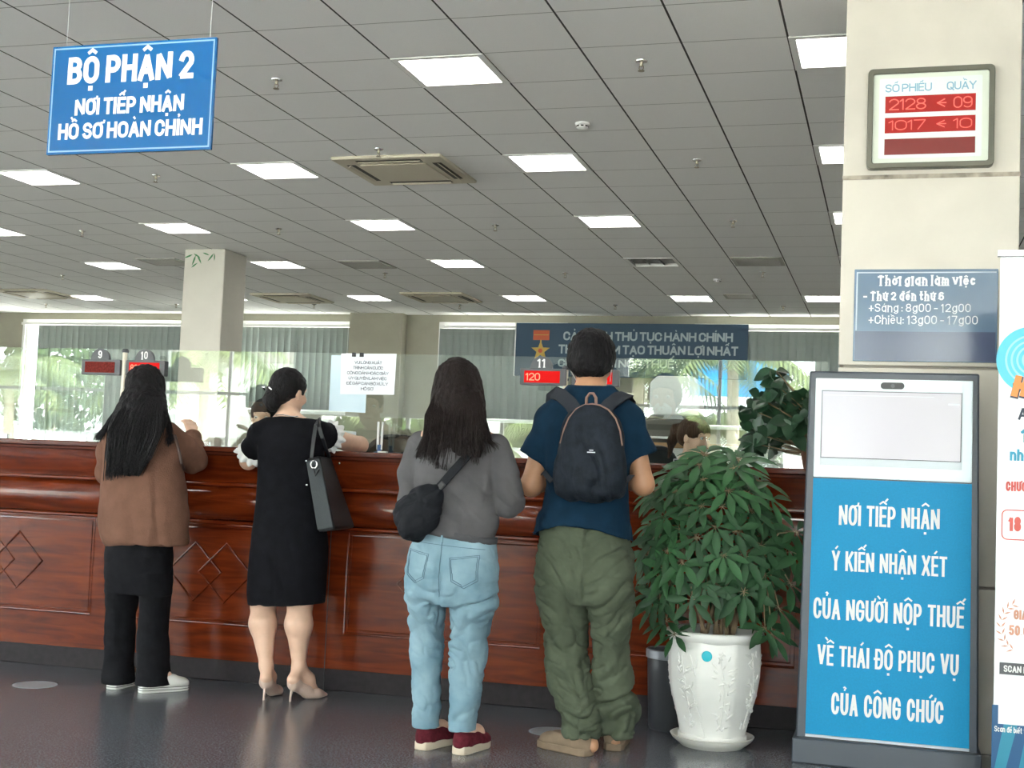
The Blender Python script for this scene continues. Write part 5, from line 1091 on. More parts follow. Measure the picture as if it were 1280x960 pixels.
# trousers
S = Sculpt((-.5, -.3, .0), (.35, .4, 1.0), .005)
S.loft(m_.rows([(.60, -.275, .128, .0, .13), (.68, -.288, .124, -.01, .155), (.78, -.292, .118, -.01, .162), (.88, -.275, .10, .0, .15), (.95, -.25, .08, .0, .135)]), .03)
aL, aR = J['anL'], J['anR']
for side, rws in (('L', [(.055, -.145, .004, -.05, .074), (.10, -.150, .012, -.05, .080), (.16, -.186, .004, -.04, .098), (.25, -.205, -.03, -.02, .092), (.43, -.232, -.052, .015, .10), (.56, -.262, -.052, .0, .125), (.66, -.288, -.06, .0, .14)]), ('R', [(.075, .008, .150, .06, .072), (.115, .004, .155, .06, .078), (.17, -.014, .170, .06, .092), (.25, -.02, .148, .045, .09), (.43, -.036, .124, .025, .10), (.56, -.048, .128, .005, .12), (.66, -.06, .124, .0, .135)])):
    S.loft(m_.rows(rws), .025)
zz = lambda V: np.clip(1.35-V[:, 2]*.85, .55, 1.25)
fo = folds(.019, 17, .6, 11, zz, .2); fo2 = folds(.018, 16, -.5, 17, zz, .2)
fo3 = folds(.0045, 30, .35, 23, zz, .2)
S.build('trousers', 'olive_cotton', R_, disp=lambda V: np.where(V[:, 0] < -.05, fo(V), fo2(V))+fo3(V))
cuff = MB(); MB()
sneaker(R_, (-.010, -.085, 0), -1.10, .27, 'tan_suede', 'tan_suede', .03, .075, 'lace_dark', 1.12); sneaker(R_, (.055, .06, 0), -.12, .27, 'tan_suede', 'tan_suede', .03, .072, 'lace_dark', 1.12)

# backpack
mat('pack_black', (.014, .018, .025), .75, noise=(30, .25), bump=(220, .25)); mat('pack_strap', (.03, .034, .042), .8, bump=(300, .3)); mat('pack_piping', (.20, .115, .09), .7); mat('logo_white', (.7, .72, .75), .5)
B = Person.__new__(Person); B.X0, B.Y0, B.tan = -1.13, 5.25, .215; t = thing('backpack', 'small black backpack with brown piped zip worn on the man\'s back', 'backpack', (-1.13, 5.25, 0))
S = Sculpt((-.4, -.45, .9), (.3, .1, 1.5), .005)
S.loft(m_.rows([(1.012, -.15, .015, -.20, .05), (1.03, -.19, .05, -.205, .075), (1.08, -.213, .070, -.215, .092), (1.16, -.216, .072, -.215, .095), (1.24, -.205, .064, -.208, .088), (1.31, -.194, .054, -.198, .078), (1.36, -.178, .036, -.190, .062), (1.395, -.148, .006, -.183, .046), (1.415, -.112, -.034, -.18, .032)]), .02, 2.6)
pf = folds(.009, 18, 1.45, 31, lambda V: np.clip((1.36-V[:, 2])/.1, .2, 1), .2); S.build('bag_body', 'pack_black', t, disp=pf)
ar = [P(-.203, 1.25, -.262), P(-.190, 1.31, -.258), P(-.170, 1.36, -.240), P(-.140, 1.396, -.218), P(-.105, 1.414, -.208), P(-.073, 1.419, -.206), P(-.040, 1.414, -.208), P(-.003, 1.396, -.218), P(.029, 1.36, -.240), P(.049, 1.31, -.258), P(.060, 1.25, -.262)]
MB().tube(ar, .0036, 8).build('zip_piping', 'pack_piping', t)
MB().tube([P(-.098, 1.405, -.20), P(-.098, 1.445, -.195), P(-.085, 1.462, -.19), P(-.070, 1.462, -.19), P(-.058, 1.445, -.195), P(-.056, 1.405, -.20)], .006, 8).build('grab_loop', 'pack_piping', t)
lg = MB(); g0 = P(-.07, 1.218, -.302); lg.box(g0, (.032, .003, .004)); lg.box((g0[0], g0[1], g0[2]+.008), (.016, .003, .003)); lg.build('logo', 'logo_white', t, smooth=False)
def strap(pts, w, mt, nm, par, th=.006):
    """flat webbing following pts, lying against the surface (w across x)"""
    S = MB(); n = len(pts); pts = [Vector(p) for p in pts]
    for i, p in enumerate(pts):
        d = (pts[min(i+1, n-1)]-pts[max(i-1, 0)]).normalized(); side = d.cross(Vector((0, -1, .25))).normalized(); nn = side.cross(d)
        for a, b2 in ((-1, -1), (1, -1), (1, 1), (-1, 1)): S.v.append(tuple(p+side*a*w/2+nn*b2*th/2))
    for i in range(n-1):
        for k in range(4): a = i*4+k; b2 = i*4+(k+1) % 4; S.f.append((a, b2, b2+4, a+4))
    S.f += [(3, 2, 1, 0), (4*n-4, 4*n-3, 4*n-2, 4*n-1)]; return S.build(nm, mt, par, bevel=.001)
for sg in (-1, 1):
    c = -.083; f = lambda d, z, y: P(c+sg*d, z, y)
    strap([f(.05, 1.375, -.19), f(.085, 1.42, -.15), f(.125, 1.452, -.085), f(.155, 1.462, -.02), f(.165, 1.44, .06), f(.165, 1.36, .13), f(.16, 1.22, .155), f(.172, 1.12, .12)], .058, 'pack_strap', 'shoulder_strap', t, .01)
    strap([f(.172, 1.12, .12), f(.192, 1.12, .02), f(.187, 1.13, -.08), f(.15, 1.09, -.17)], .022, 'pack_strap', 'lower_strap', t, .004)

# ------------------------------------------------------------------ woman in the grey hoodie
mat('hoodie_grey', (.098, .094, .098), .92, noise=(12, .12), bump=(320, .2)); mat('hoodie_rib', (.088, .086, .092), .95, bump=(90, .5, (8, 8, .2)))
m, nt, b = node_mat('denim'); tc = nt.nodes.new('ShaderNodeTexCoord'); n1 = nt.nodes.new('ShaderNodeTexNoise'); n1.inputs['Scale'].default_value = 7; n1.inputs['Detail'].default_value = 8; n2 = nt.nodes.new('ShaderNodeTexNoise'); n2.inputs['Scale'].default_value = 420
nt.links.new(tc.outputs['Object'], n1.inputs[0]); nt.links.new(tc.outputs['Object'], n2.inputs[0]); r = nt.nodes.new('ShaderNodeValToRGB'); r.color_ramp.elements[0].position = .32; r.color_ramp.elements[1].position = .72; r.color_ramp.elements[0].color = (.13, .235, .295, 1); r.color_ramp.elements[1].color = (.255, .375, .435, 1)
nt.links.new(n1.outputs[0], r.inputs[0]); mx = nt.nodes.new('ShaderNodeMix'); mx.data_type = 'RGBA'; mx.blend_type = 'OVERLAY'; mx.inputs[0].default_value = .35; nt.links.new(r.outputs[0], mx.inputs[6]); nt.links.new(n2.outputs[1], mx.inputs[7]); nt.links.new(r.outputs[0], b.inputs['Base Color']); b.inputs['Roughness'].default_value = .9
bp = nt.nodes.new('ShaderNodeBump'); bp.inputs['Strength'].default_value = .25; bp.inputs['Distance'].default_value = .004; nt.links.new(n2.outputs[0], bp.inputs['Height']); nt.links.new(bp.outputs[0], b.inputs['Normal'])
mat('denim_stitch', (.10, .16, .20), .9); mat('maroon_knit', (.10, .014, .022), .85, noise=(60, .3)); mat('sole_cream', (.56, .47, .36), .6); mat('sock_pink', (.60, .40, .36), .8)
w_ = Person('woman in grey hoodie and pale blue jeans with black shoulder-length hair, back to the viewer', -1.68, 5.0); P = w_.P; R_ = w_.root
J = dict(head=P(-.030, 1.455, .06), neck=P(-.025, 1.30, .01), shL=P(-.175, 1.215, .0), shR=P(.140, 1.215, .0), elL=P(-.205, .99, .02), elR=P(.205, 1.005, .02), wrL=P(-.14, 1.06, .26), wrR=P(.03, 1.07, .27),
         hipL=P(-.105, .80, 0), hipR=P(.06, .80, 0), knL=P(-.115, .44, .02), knR=P(.065, .445, .02), anL=(-.095, .025, .09), anR=(.065, .01, .09), heelL=(-.10, .0, .04), heelR=(.06, -.02, .04), toeL=(-.055, .16, .03), toeR=(.095, .145, .03))
S = Sculpt((-.5, -.3, -.01), (.42, .6, 1.65), .006); add_trunk(S, J, .095, .08); add_limbs(S, J, (.034, .034, .032, .024), (.06, .04, .038, .03)); M, q = add_head(S, J['head'], .0, .22, 0, .96)
add_hand(S, J['wrL'], (.45, .7, .3), (-.3, -.3, .8), -1, .6, .9); add_hand(S, J['wrR'], (-.4, .7, .3), (.3, -.3, .8), 1, .6, .9); S.build('body', 'skin_fair', R_); add_face(R_, M, q, 'hair_black', .96)
# hair: cap plus a fall to the shoulder blades, loose ends
H = Sculpt((-.3, -.25, 1.08), (.25, .3, 1.65), .006); H.ell(q(0, -.012, .034), [.084, .106, .092], .02, np.array(M))
H.loft(w_.rows([(1.175, -.148, .075, -.115, .035), (1.24, -.152, .096, -.10, .050), (1.32, -.152, .094, -.065, .068), (1.40, -.140, .088, -.015, .092), (1.47, -.130, .072, .035, .100), (1.53, -.105, .045, .055, .080)]), .03)
fc = np.array(q(0, .105, -.02)); H.cut(lambda x, y, z: np.minimum(y-(fc[1]-.055)+0*x, (fc[2]+.055-z)+0*x+0*y)); 
H.cut(lambda x, y, z: np.minimum(y-.06+0*x, 1.36-z+0*x+0*y)+0*z)
def hstr(seed, amp=.004): return lambda V: amp*vnoise(V*np.array([70, 70, 5]), seed)+amp*.6*vnoise(V*np.array([160, 160, 9]), seed+1)
H.build('hair', 'hair_dark', R_, disp=hstr(5))
rg = random.Random(8); gs = []
for k in range(26):
    x = -.16+.25*k/25; xb = x*1.12+rg.uniform(-.015, .015)+.0; zb = 1.165+rg.uniform(-.03, .03)-.02*(abs(k-9) < 5); gs.append([P(x*.72-.005, 1.44, -.05), P(x, 1.34, -.135), P(x*1.02, 1.25, -.152), P(xb, zb, -.150)])
gs += [[P(.07, 1.40, -.02), P(.098, 1.30, -.09), P(.112, 1.245, -.11), P(.13+rg.uniform(-.01, .02), 1.20+rg.uniform(0, .04), -.10)] for _ in range(5)]+[[P(-.135, 1.38, -.03), P(-.157, 1.28, -.09), P(-.17, 1.22, -.12), P(-.185+rg.uniform(-.01, .02), 1.165+rg.uniform(-.01, .03), -.12)] for _ in range(5)]
hb = MB(); strand_bundle(hb, gs, 420, rg, .0021, .011); hb.build('hair_strands', 'hair_dark', R_)
MB().tube([q(-.05, -.055, .098), q(-.042, -.066, .094), q(-.033, -.074, .094)], .004, 6).build('hair_clip', 'chrome', R_)
# hoodie with hood lying on the back
S = Sculpt((-.5, -.3, .8), (.42, .5, 1.42), .006)
S.loft(w_.rows([(.845, -.195, .160, .0, .118), (.90, -.203, .164, .0, .125), (1.0, -.200, .165, .0, .125), (1.1, -.198, .166, .0, .125), (1.18, -.208, .174, .0, .12), (1.235, -.195, .162, .0, .105), (1.275, -.14, .105, .005, .085), (1.31, -.10, .055, .01, .07)]), .03)
for sg, c in ((-1, 'L'), (1, 'R')):
    a, e, wv = np.array(J['sh'+c]), np.array(J['el'+c]), np.array(J['wr'+c]); S.chain([a, (a+e)/2+np.array([sg*.012, -.008, 0]), e], [.062, .064, .060], .008); S.chain([e, (e+wv)/2, wv], [.060, .050, .040], .02)
S.cut(lambda x, y, z: .858-.02*np.clip((x+.03)/.2, -.3, 1)-z+0*y)
S.build('hoodie', 'hoodie_grey', R_, disp=folds(.010, 11, .6, 21, lambda V: np.clip((1.17-V[:, 2])/.1, .2, 1)*(.6+.6*np.clip((np.abs(V[:, 0]+.02)-.12)/.08, 0, 1)+.4*np.clip((.97-V[:, 2])/.08, 0, 1)), .3))
S = Sculpt((-.4, -.3, .76), (.35, .3, .95), .006); S.loft(w_.rows([(.828, -.196, .164, .0, .120), (.862, -.201, .167, .0, .124), (.896, -.203, .168, .0, .127)]), .01); S.cut(lambda x, y, z: .853-.028*np.clip((x+.03)/.2, -.5, 1)-z+0*y); S.cut(lambda x, y, z: z-.885+.03*np.clip((x+.03)/.2, -.5, 1)+0*y); S.build('hem_rib', 'hoodie_rib', R_)
S = Sculpt((-.3, -.3, 1.08), (.25, .2, 1.4), .006); S.ell(P(-.035, 1.225, -.075), [.10, .07, .075], .03); S.ell(P(-.045, 1.165, -.11), [.062, .045, .05], .03); S.ell(P(-.02, 1.27, -.03), [.11, .085, .045], .03); S.build('hood', 'hoodie_grey', R_, disp=folds(.006, 18, .4, 5))
# jeans
S = Sculpt((-.4, -.3, .05), (.35, .35, .95), .005)
S.loft(w_.rows([(.585, -.205, .168, -.005, .115), (.65, -.215, .174, -.012, .135), (.715, -.219, .176, -.015, .140), (.80, -.202, .165, -.005, .125), (.88, -.178, .148, .0, .112)]), .02)
for rws in ([(.088, -.158, -.044, .0, .066), (.2, -.168, -.042, .01, .070), (.33, -.178, -.048, .02, .075), (.43, -.186, -.048, .02, .082), (.54, -.202, -.036, .0, .105), (.64, -.214, -.026, -.005, .125)], [(.085, -.004, .112, -.005, .066), (.2, -.008, .122, .005, .070), (.33, -.014, .138, .015, .075), (.43, -.014, .146, .02, .082), (.54, -.018, .163, .0, .105), (.64, -.024, .173, -.005, .125)]): S.loft(w_.rows(rws), .016)
kn = lambda V: .35+.9*np.exp(-((V[:, 2]-.40)/.10)**2)+.8*np.exp(-((V[:, 2]-.585)/.07)**2)+.5*np.exp(-((V[:, 2]-.16)/.09)**2)
f1, f2 = folds(.0115, 20, .38, 41, kn, .2), folds(.0115, 20, -.38, 47, kn, .2)
ck = lambda V: -.010*np.exp(-((V[:, 0]+.024)/.014)**2)*np.clip((V[:, 1] < -.02)*1.0, 0, 1)*np.clip((V[:, 2]-.58)/.05, 0, 1)*np.clip((.82-V[:, 2])/.08, 0, 1)
jn = S.build('jeans', 'denim', R_, disp=lambda V: np.where(V[:, 0] < -.02, f1(V), f2(V))+ck(V))
pk = MB()
def surf(x, z, base=-.16, obj=jn):
    """point on the back of a garment at (x,z)"""
    V = SURF[obj.name]; k = np.argmin(((V[:, 0]-x)**2+(V[:, 2]-z)**2)+(V[:, 1] > 0)*9); return (x, V[k, 1]-.0015, z)
SURF = {jn.name: np.array([v.co[:] for v in jn.data.vertices])}
for pts in ([(-.175, .80), (-.075, .785), (-.085, .69), (-.13, .668), (-.172, .70), (-.175, .80)], [(.015, .775), (.125, .79), (.128, .69), (.08, .66), (.03, .685), (.015, .775)]):
    dense = [tuple(np.array(a)*(1-u)+np.array(b2)*u) for a, b2 in zip(pts, pts[1:]) for u in np.linspace(0, 1, 8)[:-1]]; 
    for off in (0, .006): pk.tube([surf(x+(off if x < (pts[0][0]+pts[1][0])/2 else -off), z+(-off if z > .72 else off)) for x, z in dense+dense[:1]], .0014, 4, caps=False)
pk.tube([surf(-.024, z) for z in np.linspace(.62, .85, 18)], .0018, 4); pk.tube([surf(x, .823-.01*((x+.02)/.15)) for x in np.linspace(-.17, .14, 24)], .0014, 4); pk.build('pocket_stitching', 'denim_stitch', R_)
lb = MB(); a = Vector(surf(-.026, .845)); lb.box(a+Vector((0, -.001, 0)), (.010, .005, .035)); lb.build('belt_loop', 'denim', R_, bevel=.002)
for side, h0, ang in (('L', (-.11, -.043, 0), .27), ('R', (.056, -.056, 0), .17)):
    sh = sneaker(R_, h0, ang, .235, 'maroon_knit', 'sole_cream', .034, .085, None, .98)
    Mr = Matrix.Rotation(-ang, 3, 'Z'); lgm = MB(); T = lambda x, y, z: tuple(Vector(h0)+Mr @ Vector((x, y, z)))
    lgm.tube([T(-.036, .05, .062), T(-.040, .065, .064), T(-.039, .08, .056), T(-.0405, .06, .046), T(-.040, .085, .042)], .0022, 5); lgm.build('side_mark', 'sole_cream', sh)
    an = J['an'+side]; MB().lathe([(.036, .055), (.035, .12), (.034, .14)], (an[0], an[1], 0), 18).build('sock', 'sock_pink', R_)

mat('bag_cloth', (.012, .013, .016), .75, bump=(120, .2)); t = thing('crossbody_bag', 'slouchy black crossbody bag hanging at the left hip of the woman in the grey hoodie', 'bag', (-1.68, 5.0, 0))
S = Sculpt((-.45, -.4, .78), (.15, .1, 1.15), .005); S.chain([P(-.215, .925, -.14), P(-.185, .89, -.165), P(-.165, .90, -.165)], [.050, .058, .045], .04); S.chain([P(-.225, .945, -.13), P(-.15, 1.005, -.155), P(-.105, 1.035, -.15)], [.050, .040, .022], .04); S.chain([P(-.18, .87, -.155), P(-.125, .94, -.155), P(-.095, 1.02, -.15)], [.030, .040, .02], .04); S.ell(P(-.17, .945, -.16), [.075, .05, .065], .04)
S.build('pouch', 'bag_cloth', t, disp=folds(.009, 22, -.75, 9))
strap([P(-.115, 1.025, -.155), P(-.08, 1.06, -.15), P(-.035, 1.115, -.155), P(.01, 1.165, -.15), P(.05, 1.215, -.125), P(.085, 1.262, -.06), P(.09, 1.275, .03), P(.06, 1.22, .11), P(-.06, 1.08, .14), P(-.17, .96, .10), P(-.24, .93, .0), P(-.235, .93, -.09)], .036, 'bag_cloth', 'shoulder_strap', t, .005)
MB().box(P(-.088, 1.05, -.157), (.045, .008, .022), Matrix.Rotation(-.85, 3, 'Y')).build('strap_buckle', 'black_plastic', t, bevel=.002)
# ------------------------------------------------------------------ long-haired woman in the brown jacket
mat('brown_fleece', (.165, .084, .058), .95, noise=(14, .12), bump=(160, .35)); mat('black_cloth', (.009, .009, .011), .9, noise=(20, .3), bump=(220, .15)); mat('canvas_white', (.66, .66, .62), .8); mat('sole_white', (.70, .70, .66), .6); mat('stripe_black', (.02, .02, .022), .6)
w1 = Person('woman in brown jacket and black flared trousers with very long black hair', -3.47, 5.61); P = w1.P; R_ = w1.root
J = dict(head=P(-.073, 1.452, .09), neck=P(-.075, 1.30, .02), shL=P(-.215, 1.235, .02), shR=P(.065, 1.24, .02), elL=P(-.255, 1.04, .12), elR=P(.215, 1.115, .22), wrL=P(-.08, 1.215, .36), wrR=P(.200, 1.235, .37),
         hipL=P(-.115, .76, 0), hipR=P(.03, .76, 0), knL=P(-.125, .42, .02), knR=P(.045, .42, .02), anL=(-.120, -.015, .09), anR=(.074, -.04, .09), heelL=(-.12, -.02, .04), heelR=(.06, -.055, .04), toeL=(-.115, .14, .03), toeR=(.145, .06, .03))
S = Sculpt((-.6, -.35, -.01), (.5, .75, 1.65), .006); add_trunk(S, J, .095, .08); add_limbs(S, J, (.042, .036, .034, .024), (.06, .04, .04, .03)); M, q = add_head(S, J['head'], .05, .15, 0, .97)
add_hand(S, J['wrR'], (-.45, .5, .62), (.75, -.45, .35), 1, .35, .92); add_hand(S, J['wrL'], (.6, .75, .1), (-.2, .2, .9), -1, .5, .95); S.build('body', 'skin_fair', R_); add_face(R_, M, q, 'hair_black', .97)
# jacket
S = Sculpt((-.55, -.35, .62), (.45, .75, 1.45), .007)
S.loft(w1.rows([(.675, -.235, .205, .0, .135), (.70, -.255, .215, .0, .15), (.78, -.288, .212, .0, .155), (.92, -.288, .195, .0, .148), (1.05, -.285, .165, .01, .14), (1.15, -.285, .145, .015, .135), (1.235, -.275, .125, .02, .125), (1.285, -.215, .065, .025, .10), (1.325, -.155, .010, .03, .075)]), .03)
for c, sg in (('L', -1), ('R', 1)):
    a, e, wv = np.array(J['sh'+c]), np.array(J['el'+c]), np.array(J['wr'+c]); S.chain([a, (a+e)/2+np.array([sg*.008, -.01, 0]), e], [.062, .068, .062], .02); S.chain([e, (e+wv)/2, wv*.93+e*.07], [.062, .054, .044], .02)
S.cut(lambda x, y, z: .692-z+.0*x+0*y-.02*np.clip((-x-.05)/.2, -.4, 1))
S.build('jacket', 'brown_fleece', R_, disp=folds(.012, 8, 1.25, 61, lambda V: .35+.7*np.clip((1.1-V[:, 2])/.3, 0, 1)*np.clip((V[:, 0]+.05)/.15, .2, 1)+.4*(V[:, 1] > .1), .3))
e, wv = Vector(J['elR']), Vector(J['wrR']); d = (wv-e).normalized(); Mq = d.to_track_quat('Z', 'Y').to_matrix(); MB().lathe([(.044, -.02), (.048, -.012), (.048, .012), (.043, .02), (.036, .018)], e.lerp(wv, .90), 22, Mq).build('cuff', 'brown_fleece', R_)
# trousers, flared
S = Sculpt((-.45, -.35, .0), (.35, .35, .9), .007); S.loft(w1.rows([(.46, -.225, .140, .0, .105), (.56, -.235, .137, -.005, .125), (.66, -.238, .136, -.005, .13), (.78, -.215, .11, 0, .115)]), .02)
for rws in ([(.022, -.217, -.036, -.005, .095), (.10, -.217, -.043, .0, .090), (.22, -.214, -.052, .01, .082), (.34, -.214, -.050, .015, .082), (.45, -.222, -.040, .005, .095), (.56, -.234, -.032, -.005, .11)], [(.030, -.028, .175, -.01, .10), (.10, -.032, .160, -.005, .092), (.22, -.034, .140, .01, .082), (.34, -.032, .137, .015, .082), (.45, -.034, .138, .005, .095), (.56, -.034, .137, -.005, .11)]): S.loft(w1.rows(rws), .010)
S.build('trousers', 'black_cloth', R_, disp=folds(.006, 12, .3, 71, None, .3))
sneaker(R_, (-.118, -.075, 0), .0, .24, 'canvas_white', 'sole_white', .032, .075, 'canvas_white', .98, 'stripe_black'); sneaker(R_, (.045, -.085, 0), .62, .25, 'canvas_white', 'sole_white', .034, .08, 'canvas_white', .98, 'stripe_black')
# hair
H = Sculpt((-.6, -.4, .92), (.35, .35, 1.7), .007); H.ell(q(0, -.012, .034), [.090, .108, .094], .02, np.array(M))
H.loft(w1.rows([(1.03, -.250, -.075, -.145, .022), (1.09, -.268, -.050, -.150, .032), (1.17, -.272, -.010, -.145, .042), (1.25, -.268, .035, -.125, .052), (1.32, -.245, .055, -.08, .068), (1.39, -.215, .048, -.02, .088), (1.45, -.185, .032, .04, .10), (1.51, -.150, .008, .07, .088)]), .03)
fc = np.array(q(0, .105, -.02)); H.cut(lambda x, y, z: np.minimum(y-(fc[1]-.05)+0*x, (fc[2]+.055-z)+0*x+0*y)); H.cut(lambda x, y, z: np.minimum(y-.09+0*x, 1.38-z+0*x+0*y)+0*z)
H.build('hair', 'hair_black', R_, disp=hstr(15, .005))
rg = random.Random(18); gs = []
for k in range(30):
    u = k/29; xt, xm, xb = -.15+.17*u, -.262+.29*u, -.262+.20*u; zb = 1.02+.05*u+rg.uniform(-.03, .02); gs.append([P(xt, 1.42, -.07), P((xt+xm)/2, 1.34, -.135), P(xm, 1.24, -.178), P(xm*.5+xb*.5, 1.13, -.190), P(xb, zb, -.178)])
gs += [[P(-.20, 1.39, -.06), P(-.262, 1.30, -.09), P(-.295, 1.245, -.10), P(-.325+rg.uniform(-.02, .01), 1.205+rg.uniform(-.02, .02), -.08)] for _ in range(9)]+[[P(.04, 1.38, -.02), P(.062, 1.30, -.06), P(.075, 1.25, -.08), P(.08+rg.uniform(-.015, .02), 1.20+rg.uniform(-.02, .02), -.09)] for _ in range(6)]
hb = MB(); strand_bundle(hb, gs, 620, rg, .0023, .013); hb.build('hair_strands', 'hair_black', R_)
mat('strap_brown', (.05, .022, .016), .5); stp = MB(); stp.tube([P(.105, 1.235, -.10), P(.128, 1.17, -.115), P(.150, 1.10, -.11), P(.165, 1.07, -.06)], .007, 8); stp.build('bag_strap', 'strap_brown', R_)

# ------------------------------------------------------------------ woman in the black dress
mat('dress_black', (.0055, .0055, .0075), .92, noise=(20, .3), bump=(240, .12)); mat('ruffle_white', (.72, .71, .70), .85); mat('pump_beige', (.60, .44, .36), .35, coat=.3)
w2 = Person('woman in black dress with white ruffled sleeves and beige high heels, hair pinned low', -2.79, 5.74); P = w2.P; R_ = w2.root
J = dict(head=P(-.040, 1.462, .085), neck=P(-.035, 1.325, .02), shL=P(-.185, 1.262, .02), shR=P(.135, 1.27, .02), elL=P(-.238, 1.125, .13), elR=P(.345, 1.222, .40), wrL=P(-.10, 1.245, .40), wrR=P(.18, 1.235, .48),
         hipL=P(-.10, .78, 0), hipR=P(.09, .78, 0), knL=P(-.118, .44, .02), knR=P(.078, .45, .02), anL=P(-.083, .145, -.06), anR=P(.088, .155, -.015), heelL=P(-.081, .085, -.085), heelR=P(.062, .09, -.06), toeL=(-.075, .055, .03), toeR=(.135, .085, .03), nk=.9)
S = Sculpt((-.6, -.35, -.01), (.6, .95, 1.65), .006); add_trunk(S, J, .092, .075); add_limbs(S, J, (.044, .042, .040, .026), (.085, .058, .063, .030)); M, q = add_head(S, J['head'], .28, .16, 0, .97)
add_hand(S, J['wrR'], (-.9, .3, .0), (0, 0, 1), 1, .35, .92); add_hand(S, J['wrL'], (.9, .3, .0), (0, 0, 1), -1, .35, .92); S.build('body', 'skin_fair', R_); add_face(R_, M, q, 'hair_black', .97)
S = Sculpt((-.5, -.3, .38), (.5, .4, 1.45), .006)
S.loft(w2.rows([(.415, -.198, .208, .0, .125), (.50, -.203, .208, .0, .13), (.60, -.202, .206, .0, .138), (.72, -.196, .204, -.008, .148), (.82, -.190, .190, -.005, .142), (.92, -.183, .165, .0, .122), (1.0, -.180, .148, .0, .112), (1.1, -.183, .152, .005, .115), (1.2, -.190, .160, .01, .115), (1.265, -.180, .148, .015, .10), (1.31, -.125, .080, .02, .082), (1.355, -.088, .020, .028, .062)]), .02)
for c, sg in (('L', -1), ('R', 1)):
    a, e = np.array(J['sh'+c]), np.array(J['el'+c]); b2 = a+(e-a)*(.20 if c == 'R' else .60); S.cap(a+np.array([-sg*.02, 0, -.01]), b2, .058, .068, .03, flat=True); S.cap(J['sh'+c], J['neck'], .060, .062, .03)
S.cut(lambda x, y, z: .425+.035*np.clip((x+.2)/.4, 0, 1)-z+0*y); S.cut(lambda x, y, z: z-1.342+.12*y+0*x)
S.build('dress', 'dress_black', R_, disp=folds(.007, 10, 1.3, 81, lambda V: .5+.5*np.clip((.8-V[:, 2])/.3, 0, 1), .2))
for c, sg in (('L', -1), ('R', 1)):   # frilled sleeve ends
    a, e = Vector(J['sh'+c]), Vector(J['el'+c]); d = (e-a).normalized(); o = a+(e-a)*(.165 if c == 'R' else .56); u = d.orthogonal().normalized(); v = d.cross(u); mb = MB(); n = 72; prof = [(0, .060), (.012, .068), (.026, .074), (.040, .077), (.036, .070), (.020, .064)]
    for r_i, (z, r) in enumerate(prof):
        for k in range(n): t_ = 2*PI*k/n; w = r+.005*r_i*.5*math.sin(t_*13+sg)+.003*r_i*.5*math.sin(t_*7); p = o+d*(z+.006*math.sin(t_*9)*(r_i > 1))+u*w*math.cos(t_)+v*w*math.sin(t_); mb.v.append(tuple(p))
    for i in range(len(prof)-1):
        for k in range(n): mb.f.append((i*n+k, i*n+(k+1) % n, (i+1)*n+(k+1) % n, (i+1)*n+k))
    mb.build('sleeve_ruffle', 'ruffle_white', R_, solid=.002)
H = Sculpt((-.35, -.25, 1.25), (.3, .35, 1.7), .005); H.ell(q(0, -.016, .036), [.082, .105, .090], .02, np.array(M)); H.ell(q(0, -.075, -.02), [.068, .05, .058], .03, np.array(M)); H.ell(q(-.004, -.112, -.056), [.050, .036, .044], .02, np.array(M)); H.ell(q(0, -.10, -.085), [.036, .026, .035], .02, np.array(M))
Mi2 = np.array(M).T; c2 = np.array(J['head'])
def hl2(x, y, z):
    X, Y, Z = x-c2[0], y-c2[1], z-c2[2]; ly = Mi2[1, 0]*X+Mi2[1, 1]*Y+Mi2[1, 2]*Z; lz = Mi2[2, 0]*X+Mi2[2, 1]*Y+Mi2[2, 2]*Z; return np.where(ly > -.03, np.maximum(ly-.045-np.maximum(lz-.03, 0)*.9, np.where(ly > .0, -.005-lz, -1)), -1.0)
H.cut(hl2); H.build('hair', 'hair_black', R_, disp=lambda V: .003*vnoise(V*np.array([90, 40, 90]), 3))
for a_, b_ in (((-.055, -.118, -.012), (-.045, -.135, -.002)), ((-.020, -.128, -.004), (.006, -.128, -.016))): MB().tube([q(*a_), q((a_[0]+b_[0])/2, -.142, (a_[2]+b_[2])/2+.006), q(*b_)], .0035, 8).build('hair_pin', 'chrome', R_)
MB().tube([P(-.105+.02*k, 1.352+.004*math.sin(k), -.045+.0*k) for k in range(7)], .0022, 6).build('necklace', 'chrome', R_)
def pump(hx, hy, ang, L=.235):
    Mr = Matrix.Rotation(-ang, 3, 'Z'); o = Vector((hx, hy, 0)); T = lambda x, y, z: tuple(o+Mr @ Vector((x, y, z))); A = np.array(Mr)
    S = Sculpt((hx-.3, hy-.3, -.005), (hx+.3, hy+.3, .16), .0045); S.ell(T(0, .022, .088), [.030, .034, .038], .01, A); S.cap(T(0, .03, .078), T(0, .10, .040), .029, .031, .02); S.ell(T(0, .145, .022), [.037, .055, .022], .02, A); S.cap(T(0, .16, .018), T(0, L-.01, .010), .030, .010, .02)
    S.cut(lambda x, y, z: .003-z+0*x+0*y); S.cut(lambda x, y, z: z-.118+0*x+0*y)
    S.ell(T(0, .075, .120), [.026, .070, .040], .006, A, 'sub'); up = S.build('high_heel_shoe', 'pump_beige', R_)
    MB().tube([T(0, .004, 0), T(0, .004, .02), T(0, .010, .052), T(0, .022, .075)], [.0055, .005, .0075, .018], 10).build('stiletto_heel', 'pump_beige', up)
pump(-.040, -.098, -.10); pump(.082, -.070, .42)
